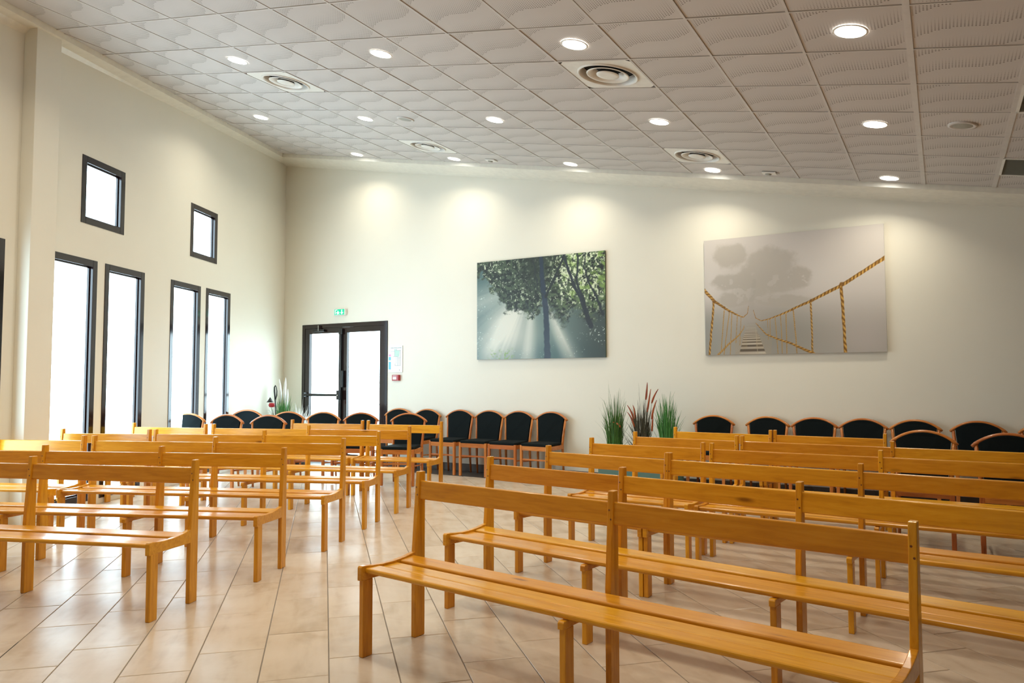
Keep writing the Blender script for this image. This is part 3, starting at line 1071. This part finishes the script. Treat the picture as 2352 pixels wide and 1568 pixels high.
# ------------------------------------------------------------------ plants
def blades(n, r0, hmin, hmax, spread, width, mat, droop=.25, seed=1, z0=0.0, name='grass_blades'):
    rg = random.Random(seed); m = MB()
    for _ in range(n):
        a = rg.uniform(0, 2 * math.pi); r = r0 * math.sqrt(rg.random())
        b = Vector((r * math.cos(a), r * math.sin(a) * .8, z0))
        h = rg.uniform(hmin, hmax) * (1 - .25 * r / r0)
        a2 = a + rg.uniform(-.6, .6); out = spread * (rg.random() ** 1.5) + .25 * r
        dr = droop * rg.random() ** 4
        d = Vector((math.cos(a2), math.sin(a2) * .7, 0)); w = width * rg.uniform(.6, 1.3)
        sd = Vector((-d.y, d.x, 0)) if rg.random() < .5 else Vector((1, .3, 0)).normalized()
        prev = None; S = 6
        for k in range(S + 1):
            t = k / S
            c = b + Vector((0, 0, h * (t - dr * max(0, t - .6) ** 2 * 3))) + d * (out * t * t + dr * .7 * max(0, t - .5) ** 1.5)
            ww = w * (1 - t) ** .6 * .5 + .0004
            cur = (c - sd * ww, c + sd * ww)
            if prev: m.poly([prev[0], prev[1], cur[1], cur[0]])
            prev = cur
    return m.mesh(name, mat, fixnormals=False)


planter = empty('planter_box', (-3.07, 8.20, 0), 0, 'long teal planter box on the floor against the back wall between the chairs', 'planter')
m = MB()
pw, pd, ph = .47, .14, .46
m.box(-pw, pw, -pd, -pd + .015, 0, ph); m.box(-pw, pw, pd - .015, pd, 0, ph); m.box(-pw, -pw + .015, -pd + .015, pd - .015, 0, ph); m.box(pw - .015, pw, -pd + .015, pd - .015, 0, ph); m.box(-pw, pw, -pd, pd, 0, .02)
link('box_body', m.mesh('box_body', M['teal']), planter)
m = MB(); m.box(-pw + .016, pw - .016, -pd + .016, pd - .016, .02, ph - .02); link('soil', m.mesh('soil', M['soil']), planter)
PZ = ph - .02


def grass(x, mat, seed, label, h, n):
    o = empty('ornamental_grass', (planter.location.x + x, planter.location.y, PZ), 0, label, 'plant', 'ornamental grasses in the teal planter')
    tag(link('grass_blades', blades(n, .088, h * .40, h * .88, .08, .011, mat, .2, seed), o), kind='stuff')
    tag(link('long_blades', blades(16, .08, h * .80, h * 1.1, .09, .006, mat, .55, seed + 5, name='long_blades'), o), kind='stuff')
    tag(link('side_blades', blades(40, .10, h * .25, h * .6, .28, .007, mat, .3, seed + 9, name='side_blades'), o), kind='stuff')
    return o


grass(-.31, M['grass1'], 3, 'dark green ornamental grass at the left end of the teal planter', .92, 170)
mid = grass(.02, M['grass2'], 11, 'grey-brown ornamental grass with rust cattails in the middle of the planter', .80, 190)
grass(.33, M['grass3'], 23, 'bright green ornamental grass at the right end of the teal planter', .92, 170)
for pts in ([(-.03, .52, .0), (.06, .66, .0), (.065, .80, 0)], [(.09, .48), (.11, .60), (.135, .745)], [(.145, .58), (.165, .66), (.225, .745)], [(.14, .40), (.16, .52), (.205, .62)],
            [(-.065, .30), (-.09, .40), (-.155, .475)], [(-.075, .38), (-.095, .48), (-.155, .555)], [(-.06, .40), (-.055, .49), (-.085, .555)], [(.145, .26), (.15, .36), (.16, .46)], [(-.24, .29), (-.265, .345), (-.345, .352)]):
    m = MB(); P = [Vector((p[0], -.05, p[1])) for p in pts]
    if len(pts[0]) == 3: P = [Vector((.075, -.05, .62)), Vector((.09, -.05, .72)), Vector((.095, -.05, .82))]
    q = []
    for k in range(7):
        t = k / 6; q.append(P[0] * (1 - t) ** 2 + P[1] * 2 * t * (1 - t) + P[2] * t * t)
    m.tube(q, [.007, .011, .011, .010, .008, .006, .003], 7)
    c = link('cattail', m.mesh('cattail', M['cattail'], smooth=True), mid)
    m = MB(); m.tube([(P[0].x * .3, -.02, 0), ((P[0].x) * .7, -.04, P[0].z * .5), tuple(P[0])], .002, 4); link('stem', m.mesh('stem', M['grass2']), c)

# corner arrangement
ca = empty('corner_grass_pot', (-9.13, 8.36, 0), 0, 'potted green grass with white plumes in the back left corner', 'plant')
m = MB(); m.lathe([(.0001, 0), (.11, 0), (.14, .28), (.15, .30), (.135, .30), (.125, .26), (.0001, .26)], 24); link('pot', m.mesh('pot', M['black'], smooth=True), ca)
tag(link('grass_blades', blades(150, .11, .55, .98, .15, .020, M['grass3'], .3, 41, .26), ca), kind='stuff')
tag(link('tall_blades', blades(16, .06, .75, 1.0, .05, .020, M['grass3'], .1, 43, .26, 'tall_blades'), ca), kind='stuff')
for (x, z, h, l) in ((.03, .98, .36, .05), (-.05, .98, .34, -.06), (.075, .86, .3, .06)):
    m = MB(); m.tube([(x, -.02, .26), (x, -.02, z)], .003, 5); st = link('plume_stem', m.mesh('plume_stem', M['grass1']), ca)
    m = MB(); m.tube([(x, -.02, z - .05), (x + l * .1, -.02, z + h * .3), (x + l * .4, -.02, z + h * .7), (x + l * .6, -.02, z + h)], [.006, .026, .02, .003], 8); link('white_plume', m.mesh('white_plume', M['plume'], smooth=True), ca)
fp = empty('feather_grass_pot', (-8.60, 8.20, 0), 0, 'low pot of white feather grass beside the exit door', 'plant')
m = MB(); m.lathe([(.0001, 0), (.10, 0), (.12, .24), (.13, .26), (.115, .26), (.105, .22), (.0001, .22)], 24); link('pot', m.mesh('pot', M['black'], smooth=True), fp)
tag(link('feather_blades', blades(130, .10, .50, .84, .26, .026, M['plume'], .5, 51, .22, 'feather_blades'), fp), kind='stuff')
dp = empty('dried_flower_vase', (-8.94, 7.99, 0), 0, 'dried arrangement with a red bloom, dark bud and black looped stem in the left corner', 'plant')
m = MB(); m.lathe([(.0001, 0), (.09, 0), (.12, .2), (.07, .40), (.08, .44), (.07, .44), (.06, .40), (.0001, .2)], 24); link('vase', m.mesh('vase', M['white'], smooth=True), dp)
tag(link('grey_sprigs', blades(80, .05, .25, .45, .30, .016, M['plume'], .5, 61, .42, 'grey_sprigs'), dp), kind='stuff')
tag(link('dark_stems', blades(14, .05, .40, .75, .26, .007, M['grass2'], .7, 63, .42, 'dark_stems'), dp), kind='stuff')
m = MB(); m.lathe([(.0001, .88), (.04, .885), (.052, .915), (.04, .945), (.0001, .95)], 16, (-.01, -.03)); link('red_bloom', m.mesh('red_bloom', M['red'], smooth=True), dp)
m = MB(); m.lathe([(.0001, .955), (.055, .957), (.034, .985), (.006, 1.03), (.0001, 1.035)], 16, (-.05, -.03)); link('dark_bud', m.mesh('dark_bud', M['black'], smooth=True), dp)
m = MB(); pl = [(.055, -.02, .93), (.045, -.02, 1.03), (.03, -.02, 1.13), (.03, -.02, 1.19), (.05, -.02, 1.215), (.07, -.02, 1.19), (.085, -.02, 1.13), (.08, -.02, 1.06), (.06, -.02, 1.0)]
m.tube([(.03, -.01, .42), (.06, -.015, .7)] + pl, [.006, .007, .009, .012, .013, .011, .009, .007, .009, .010, .006], 7); link('black_loop', m.mesh('black_loop', M['black'], smooth=True), dp)

# ------------------------------------------------------------------ canvas prints


def vnoise(x, y, seed):
    """smooth value noise on arrays"""
    r = np.random.default_rng(seed); T = r.random((64, 64))
    xi = np.floor(x).astype(int); yi = np.floor(y).astype(int)
    fx = x - xi; fy = y - yi
    fx = fx * fx * (3 - 2 * fx); fy = fy * fy * (3 - 2 * fy)
    g = lambda a, b: T[a % 64, b % 64]
    return (g(xi, yi) * (1 - fx) + g(xi + 1, yi) * fx) * (1 - fy) + (g(xi, yi + 1) * (1 - fx) + g(xi + 1, yi + 1) * fx) * fy


def fbm(x, y, seed, oct=4, gain=.55):
    s = 0; a = 1; t = 0
    for k in range(oct):
        s = s + a * vnoise(x * 2 ** k + 7.3 * k, y * 2 ** k + 3.1 * k, seed + k); t += a; a *= gain
    return s / t


def sstep(a, b, x):
    t = np.clip((x - a) / (b - a), 0, 1); return t * t * (3 - 2 * t)


def stroke(u, v, pts, asp):
    """distance in local half widths to a tapering polyline of (u, v, halfwidth), run length, signed distance"""
    best = np.full(u.shape, 9.0); run = np.zeros(u.shape); sg = np.zeros(u.shape); acc = 0
    for (u0, v0, w0), (u1, v1, w1) in zip(pts[:-1], pts[1:]):
        dx, dy = u1 - u0, (v1 - v0) * asp
        L2 = dx * dx + dy * dy; L = math.sqrt(L2)
        t = np.clip(((u - u0) * dx + (v - v0) * asp * dy) / L2, 0, 1)
        w = w0 + (w1 - w0) * t
        d = np.hypot(u - u0 - t * dx, (v - v0) * asp - t * dy) / w
        s = ((u - u0) * dy - (v - v0) * asp * dx) / L / w
        m = d < best
        best = np.where(m, d, best); run = np.where(m, acc + t * L, run); sg = np.where(m, s, sg); acc += L
    return best, run, sg


def lin(c):
    c = np.asarray(c, float) / 255.0
    return np.where(c <= .04045, c / 12.92, ((c + .055) / 1.055) ** 2.4)


def mixc(base, col, f):
    return base * (1 - f[..., None]) + np.asarray(col, float) * f[..., None]


def gauss(u, v, a, b, c, d):
    return np.exp(-((u - a) / b) ** 2 - ((v - c) / d) ** 2)


def paint_forest(u, v):
    asp = .70
    img = np.zeros(u.shape + (3,)) + np.array([108, 130, 128.])
    img = mixc(img, (70, 100, 104), sstep(.22, 0, u) * .8)
    img = mixc(img, (58, 90, 96), sstep(.26, 0, v) * .75)
    img = mixc(img, (56, 68, 68), sstep(.60, 1, u) * .85)
    # light rays fanning out from behind the trunk
    sx, sy = .47, .80
    dx, dy = u - sx, (v - sy) * asp
    ang = np.arctan2(dx, -dy); r = np.hypot(dx, dy)
    ray = fbm(ang * 8 + 20, ang * 0 + 1.5, 5, 3) * .8 + .2 * fbm(u * 7, v * 5, 8, 3)
    glow = np.exp(-((ang + .62) / .30) ** 2) * 1.15 + np.exp(-((ang + .10) / .16) ** 2) * .7 + np.exp(-((ang - .46) / .10) ** 2) * .75 + np.exp(-((ang + 1.25) / .22) ** 2) * .55
    f = np.clip(glow * (.30 + 1.35 * ray) * sstep(.02, .2, r) * sstep(.95, .42, r), 0, 1)
    img = mixc(img, (222, 225, 216), f * .95)
    img = mixc(img, (226, 226, 216), gauss(u, v, .28, .11, .30, .20) * .55)
    sp = vnoise(u * 120, v * 90, 77) * (.75 + .5 * fbm(u * 5, v * 5, 78, 2))
    img = mixc(img, (216, 232, 226), sstep(.92, 1.02, sp) * .8)
    # canopy outline
    e1 = .86 - .36 * gauss(u, 0, .40, .13, 0, 1) - .28 * gauss(u, 0, .24, .10, 0, 1) - .10 * gauss(u, 0, .13, .05, 0, 1) - .24 * sstep(.36, .52, u)
    e2 = .34 - .05 * np.sin(u * 30) + .0 * u
    w = sstep(.55, .60, u)
    edge = e1 * (1 - w) + e2 * w + (fbm(u * 26, v * 20, 31, 4, .65) - .5) * .30
    can = sstep(-.03, .05 + .10 * w, v - edge)
    leaf = fbm(u * 46, v * 34, 41, 4, .75)
    leafc = mixc(np.zeros(img.shape) + np.array([50, 62, 58.]), (104, 126, 92), sstep(.44, .60, leaf) * (.45 + .55 * sstep(.45, .9, u)))
    leafc = mixc(leafc, (30, 38, 40), sstep(.50, .36, leaf) * .8)
    bright = fbm(u * 60 + 5, v * 44, 61, 3, .75)
    open_ = .25 + .55 * gauss(u, v, .76, .17, .84, .22) + .25 * sstep(.55, .75, u) + .28 * gauss(u, v, .12, .16, .9, .10) + .25 * gauss(u, v, .36, .1, .62, .1)
    leafc = mixc(leafc, (214, 226, 196), sstep(.70 - .22 * open_, .78 - .20 * open_, bright) * np.clip(.35 + open_, 0, 1))
    leafc = mixc(leafc, (134, 170, 84), sstep(.52, .68, fbm(u * 30, v * 24, 91, 3)) * sstep(.55, .85, u) * sstep(.35, .7, v) * .65)
    leafc = mixc(leafc, (40, 50, 48), gauss(u, v, .49, .13, .92, .22) * .7)
    leafc = mixc(leafc, (46, 56, 58), sstep(.62, .30, v) * w * .55)
    img = img * (1 - can[..., None]) + leafc * can[..., None]
    ug = sstep(.10, .0, v - .07 * fbm(u * 18, u * 0, 13, 3)) * sstep(.33, .27, u) * sstep(.08, .12, u)
    img = mixc(img, (132, 168, 100), ug * .8 * sstep(.52, .62, leaf))
    wob = (fbm(u * 6, v * 12, 15, 3) - .5) * .022
    for pts, c in ((
            [(.575, -.02, .024), (.567, .3, .021), (.555, .55, .021), (.535, .78, .017), (.525, 1.02, .014)], (40, 54, 74)),
            ([(.56, .60, .009), (.63, .78, .008), (.715, 1.02, .008)], (38, 46, 52)),
            ([(.90, .30, .019), (.85, .47, .015), (.77, .72, .011), (.705, .96, .008)], (40, 48, 60)),
            ([(.85, .50, .010), (.80, .72, .008), (.805, 1.02, .006)], (40, 48, 58)),
            ([(.98, .40, .010), (.93, .58, .008), (.885, .72, .006), (.85, .86, .005), (.86, 1.0, .004)], (42, 50, 58)),
            ([(.545, .62, .004), (.47, .74, .003)], (48, 58, 60)), ([(.47, .42, .003), (.40, .56, .002)], (58, 72, 74)), ([(.77, .72, .0035), (.66, .82, .002)], (46, 54, 52)),
            ([(.885, .72, .003), (.92, .80, .002)], (46, 54, 52)), ([(.50, .72, .006), (.46, 1.0, .005)], (42, 50, 56))):
        d, _, _ = stroke(u + wob, v, pts, asp)
        img = mixc(img, c, sstep(1.2, .75, d) * .93)
    img = mixc(img, (150, 168, 168), sstep(.5, .0, v) * gauss(u, v, .575, .05, .1, .5) * .12)
    return lin(np.clip(img, 0, 255))


def paint_bridge(u, v):
    asp = .71
    img = np.zeros(u.shape + (3,)) + np.array([206, 201, 198.])
    img = mixc(img, (170, 167, 161), sstep(.52, .10, v) * .9)
    img = mixc(img, (144, 143, 137), gauss(u, v, .40, .28, .16, .26) * .85)
    img = mixc(img, (146, 150, 146), sstep(.22, 0, u) * sstep(.52, .25, v) * .7)
    img = mixc(img, (218, 214, 212), gauss(u, v, .68, .16, .62, .16) * .6 + gauss(u, v, .05, .06, .62, .14) * .6)
    img = mixc(img, (192, 184, 182), gauss(u, v, .9, .14, .12, .2) * .6)
    n = fbm(u * 11, v * 9, 19, 5, .62)
    blob = np.maximum.reduce([gauss(u, v, *q) for q in ((.36, .17, .74, .17), (.17, .13, .84, .13), (.18, .14, .62, .08), (.17, .12, .47, .07), (.55, .10, .62, .10), (.44, .17, .60, .11), (.28, .14, .55, .12), (.45, .18, .44, .06), (.30, .12, .66, .16))])
    tree = sstep(.36, .66, blob + (n - .5) * .70)
    hn = fbm(u * 24, v * 19, 29, 3, .6)
    tree = tree * (1 - sstep(.62, .70, hn) * .75 * sstep(.95, .6, v) * sstep(.75, .6, v))
    img = mixc(img, (180, 175, 168), tree * .80)
    img = mixc(img, (170, 166, 159), gauss(u, v, .34, .20, .58, .16) * .35)
    tr, _, _ = stroke(u, v, [(.275, .30, .03), (.28, .45, .016), (.30, .62, .012)], asp)
    img = mixc(img, (170, 166, 160), sstep(1.3, .5, tr) * .35)
    img = mixc(img, (176, 170, 165), gauss(u, v, .28, .10, .34, .10) * .6)
    # deck of planks
    t = np.clip((.285 - v) / .285, 0, 1)
    le = .256 - t * .056; ri = .291 + t * .071
    inside = sstep(0, .004, u - le) * sstep(0, .004, ri - u) * (v < .285)
    dep = 1 / (.16 + t)
    row = dep * 7.0
    plank = .5 + .5 * np.sin(2 * math.pi * row) + (vnoise(np.floor(row) * 3.7, u * 5, 45) - .5) * .5
    dk = np.zeros(img.shape) + np.array([160, 150, 136.])
    dk = mixc(dk, (206, 198, 182), sstep(.5, .95, plank)); dk = mixc(dk, (92, 82, 70), sstep(.4, .05, plank) * sstep(.1, .7, t))
    dk = mixc(dk, (190, 176, 152), (np.abs(u - .30 - (t * .012)) < .0022) * .6)
    fa = (inside * sstep(.0, .45, t) * .92)[..., None]
    img = img * (1 - fa) + dk * fa
    for k in range(22):
        q = k / 21.0
        for a, b in ((.252 - q * .07, .248 - q * .07), (.30 + q * .085, .31 + q * .085)):
            d, _, _ = stroke(u, v, [(a, .0 if q > .6 else .05, .0011), (b, .17 - .05 * q, .0008)], asp)
            img = mixc(img, (176, 156, 124), sstep(1.3, .6, d) * .4)
    gold, dkc, lt = (178, 130, 52), (92, 62, 26), (222, 184, 108)
    wx = (fbm(u * 30, v * 22, 71, 3) - .5) * .006; wy = (fbm(u * 28 + 9, v * 24, 72, 3) - .5) * .007
    mott = fbm(u * 60, v * 46, 73, 3)

    def rope(pts, fade=1.0):
        nonlocal img
        w = np.mean([p[2] for p in pts])
        k = min(1.0, w / .006)
        d, run, sg = stroke(u + wx * k, v + wy * k, pts, asp)
        tw = .5 + .5 * np.sin(run / (w * 4.2) * 2 * math.pi + sg * 2.2)
        c = np.zeros(img.shape) + np.array(gold, float)
        c = mixc(c, lt, sstep(.55, .95, tw) * .75)
        c = mixc(c, dkc, sstep(.30, .02, tw) * .75)
        c = mixc(c, dkc, np.clip(sstep(.1, 1.0, sg), 0, 1) * .45)
        c = mixc(c, (120, 84, 36), sstep(.55, .68, mott) * .5)
        if w < .004: c = mixc(c, (190, 160, 110), np.full(u.shape, .45))
        f = (sstep(1.15, .80, d) * fade)[..., None]
        img = img * (1 - f) + c * f

    for a in ([(.612, .42, .0052), (.616, .2, .0050), (.616, -.01, .0050)], [(.517, .355, .0032), (.527, .15, .0032), (.533, -.01, .0030)],
              [(.476, .33, .0028), (.477, -.01, .0026)], [(.446, .315, .0022), (.452, -.01, .0022)], [(.415, .30, .0022), (.428, -.01, .0022)], [(.385, .29, .0016), (.386, .13, .0016)], [(.372, .29, .0014), (.374, .12, .0014)],
              [(.118, .38, .0030), (.095, .02, .0026)], [(.150, .375, .0025), (.112, -.01, .0024)], [(.164, .365, .0024), (.150, -.01, .0022)], [(.197, .345, .002), (.185, .10, .002)], [(.218, .32, .0016), (.208, .08, .0016)]):
        rope(a, .9)
    rope([(.305, .26, .0018), (.362, .165, .0034), (.42, .125, .0050), (.50, .085, .0062), (.625, -.005, .0080)])
    rope([(.07, -.01, .0068), (.145, .095, .0052), (.205, .165, .0035), (.230, .215, .0024), (.236, .245, .0014)])
    rope([(.775, .545, .0082), (.782, .35, .0080), (.79, -.01, .0082)])
    rope([(.055, .46, .0066), (.045, .30, .0066), (.022, -.01, .0062)])
    rope([(1.005, .735, .0105), (.79, .545, .0098), (.615, .425, .0075), (.465, .335, .0052), (.385, .293, .0034), (.335, .280, .0024), (.302, .305, .0018), (.290, .37, .0011)])
    rope([(-.005, .57, .0098), (.06, .465, .0090), (.12, .40, .0066), (.185, .345, .0045), (.232, .315, .0028), (.256, .345, .0018), (.262, .41, .0011)])
    for a in ((.780, .545, .014), (.612, .425, .009), (.517, .36, .006), (.060, .465, .014), (.12, .40, .008), (.15, .37, .006)):
        d = np.hypot(u + wx * 3 - a[0], (v + wy * 3 - a[1]) * asp) / a[2]
        img = mixc(img, (124, 86, 38), sstep(1.1, .6, d) * .75)
    return lin(np.clip(img, 0, 255))


def canvas(name, x0, x1, z0, z1, fn, nx, ny, label):
    o = bpy.data.objects.new(name, None); COL.objects.link(o)
    o.location = (x0, YB, z0)
    tag(o, label, 'print', 'canvas prints on the back wall')
    W, Hh, t = x1 - x0, z1 - z0, .032
    uu, vv = np.meshgrid(np.linspace(0, 1, nx), np.linspace(0, 1, ny))
    co = np.stack([uu * W, np.full(uu.shape, -t), vv * Hh], -1).reshape(-1, 3)
    idx = np.arange(nx * ny).reshape(ny, nx)
    q = np.stack([idx[:-1, :-1], idx[:-1, 1:], idx[1:, 1:], idx[1:, :-1]], -1).reshape(-1, 4)
    me = bpy.data.meshes.new('picture')
    me.vertices.add(len(co)); me.vertices.foreach_set('co', co.ravel())
    me.loops.add(q.size); me.loops.foreach_set('vertex_index', q.ravel().astype(np.int32))
    me.polygons.add(len(q)); me.polygons.foreach_set('loop_start', np.arange(0, q.size, 4, dtype=np.int32))
    me.update(calc_edges=True)
    col = fn(uu, vv).reshape(-1, 3)
    at = me.color_attributes.new('print_color', 'FLOAT_COLOR', 'POINT')
    at.data.foreach_set('color', np.concatenate([col, np.ones((len(col), 1))], 1).ravel().astype(np.float32))
    me.materials.append(M['print'])
    link('picture', me, o)
    edge = col.reshape(ny, nx, 3)
    m = MB(); m.box(0, W, -t + .0008, -.004, 0, Hh)
    cm = plain(name + '_edge', tuple(float(k) for k in edge[:, -3].mean(0) * .6), .6)
    link('canvas_edge', m.mesh('canvas_edge', cm), o)


canvas('forest_canvas', -5.705, -3.735, 1.582, 2.966, paint_forest, 460, 320, 'large canvas print of sun rays in a forest, left on the back wall')
canvas('bridge_canvas', -2.445, -.505, 1.584, 2.962, paint_bridge, 620, 430, 'large canvas print of a rope bridge in fog, right on the back wall')

# ------------------------------------------------------------------ exit sign, plan, call point


def text_mesh(body, size, mat, name):
    cu = bpy.data.curves.new(name, 'FONT'); cu.body = body; cu.size = size; cu.align_x = 'CENTER'; cu.extrude = .0004
    ob = bpy.data.objects.new(name, cu)
    COL.objects.link(ob)
    dg = bpy.context.evaluated_depsgraph_get()
    me = bpy.data.meshes.new_from_object(ob.evaluated_get(dg))
    bpy.data.objects.remove(ob, do_unlink=True)
    me.materials.clear(); me.materials.append(mat)
    return me


ex = empty('exit_sign', (-8.325, YB, 2.335), 0, 'small green lit exit sign on the wall above the double door', 'sign')
m = MB(); m.box(-.125, .125, -.05, -.002, 0, .105); link('sign_housing', m.mesh('sign_housing', M['white'], bevel=.006), ex)
m = MB(); m.box(-.105, .105, -.053, -.049, .008, .097); link('green_panel', m.mesh('green_panel', M['exitgreen']), ex)
m = MB(); ys = -.0545
m.box(-.088, -.080, ys, -.053, .016, .088); m.box(-.088, -.040, ys, -.053, .082, .088); m.box(-.046, -.040, ys, -.053, .016, .040)
for pts in ([(-.030, .068), (-.022, .076), (-.014, .068), (-.022, .060)], [(-.044, .058), (-.020, .060), (-.010, .048), (-.018, .032), (-.034, .034)],
            [(-.034, .036), (-.018, .034), (-.040, .012), (-.052, .014)], [(-.024, .038), (-.012, .040), (.004, .016), (-.006, .014)], [(-.066, .044), (-.044, .058), (-.036, .052), (-.060, .036)], [(-.012, .052), (.012, .046), (.010, .040), (-.012, .044)]):
    m.prism(pts, ys, -.053, 'y')
link('running_figure', m.mesh('running_figure', M['exitwhite']), ex)
m = MB(); m.prism([(.048, .088), (.064, .088), (.064, .046), (.088, .046), (.056, .014), (.024, .046), (.048, .046)], ys, -.053, 'y'); link('down_arrow', m.mesh('down_arrow', M['exitwhite']), ex)

pl = empty('evacuation_plan', (-7.338, YB, 1.414), 0, 'white framed evacuation plan on the wall right of the double door', 'sign')
m = MB(); m.box(0, .272, -.012, -.002, 0, .405); link('plan_sheet', m.mesh('plan_sheet', M['paper'], bevel=.002), pl)
link('title_text', text_mesh("PLAN D'EVACUATION", .021, M['ink'], 'title_text'), pl, (.150, -.0128, .366), (R(90), 0, 0))
yp = -.0132
m = MB()
m.prism([(.12, .245), (.21, .235), (.215, .335), (.16, .330), (.155, .350), (.12, .350)], yp, -.012, 'y'); link('plan_rooms', m.mesh('plan_rooms', M['mint']), pl)
m = MB()
for a, b, c, d in ((.05, .12, .318, .321), (.118, .121, .24, .352), (.155, .158, .33, .355), (.155, .235, .332, .335), (.232, .235, .22, .345), (.09, .18, .238, .241), (.178, .181, .10, .24), (.18, .235, .222, .225), (.13, .235, .10, .103), (.232, .235, .10, .225), (.13, .133, .10, .135), (.205, .207, .10, .222), (.15, .152, .135, .238), (.215, .221, .022, .045)):
    m.box(a, b, yp - .0004, -.012, c, d)
link('plan_lines', m.mesh('plan_lines', M['ink']), pl)
for nm, mt, z0, z1 in (('pink_notice', 'pink', .245, .275), ('blue_notice', 'cyan', .185, .235), ('blue_notice', 'cyan', .045, .160)):
    m = MB(); m.box(.008, .048, yp, -.012, z0, z1); link(nm, m.mesh(nm, M[mt]), pl)

cp = empty('fire_call_point', (-7.175, YB, 1.287), 0, 'small red fire alarm call point on the wall below the evacuation plan', 'alarm')
m = MB(); m.box(-.064, .064, -.05, -.002, 0, .088); link('red_housing', m.mesh('red_housing', M['red'], bevel=.005), cp)
m = MB(); m.box(-.045, .025, -.052, -.049, .018, .058); link('press_window', m.mesh('press_window', M['paper']), cp)
m = MB(); 
for k in range(4): m.box(-.045 + k * .02, -.033 + k * .02, -.0515, -.049, .068, .078)
link('white_marks', m.mesh('white_marks', M['paper']), cp)
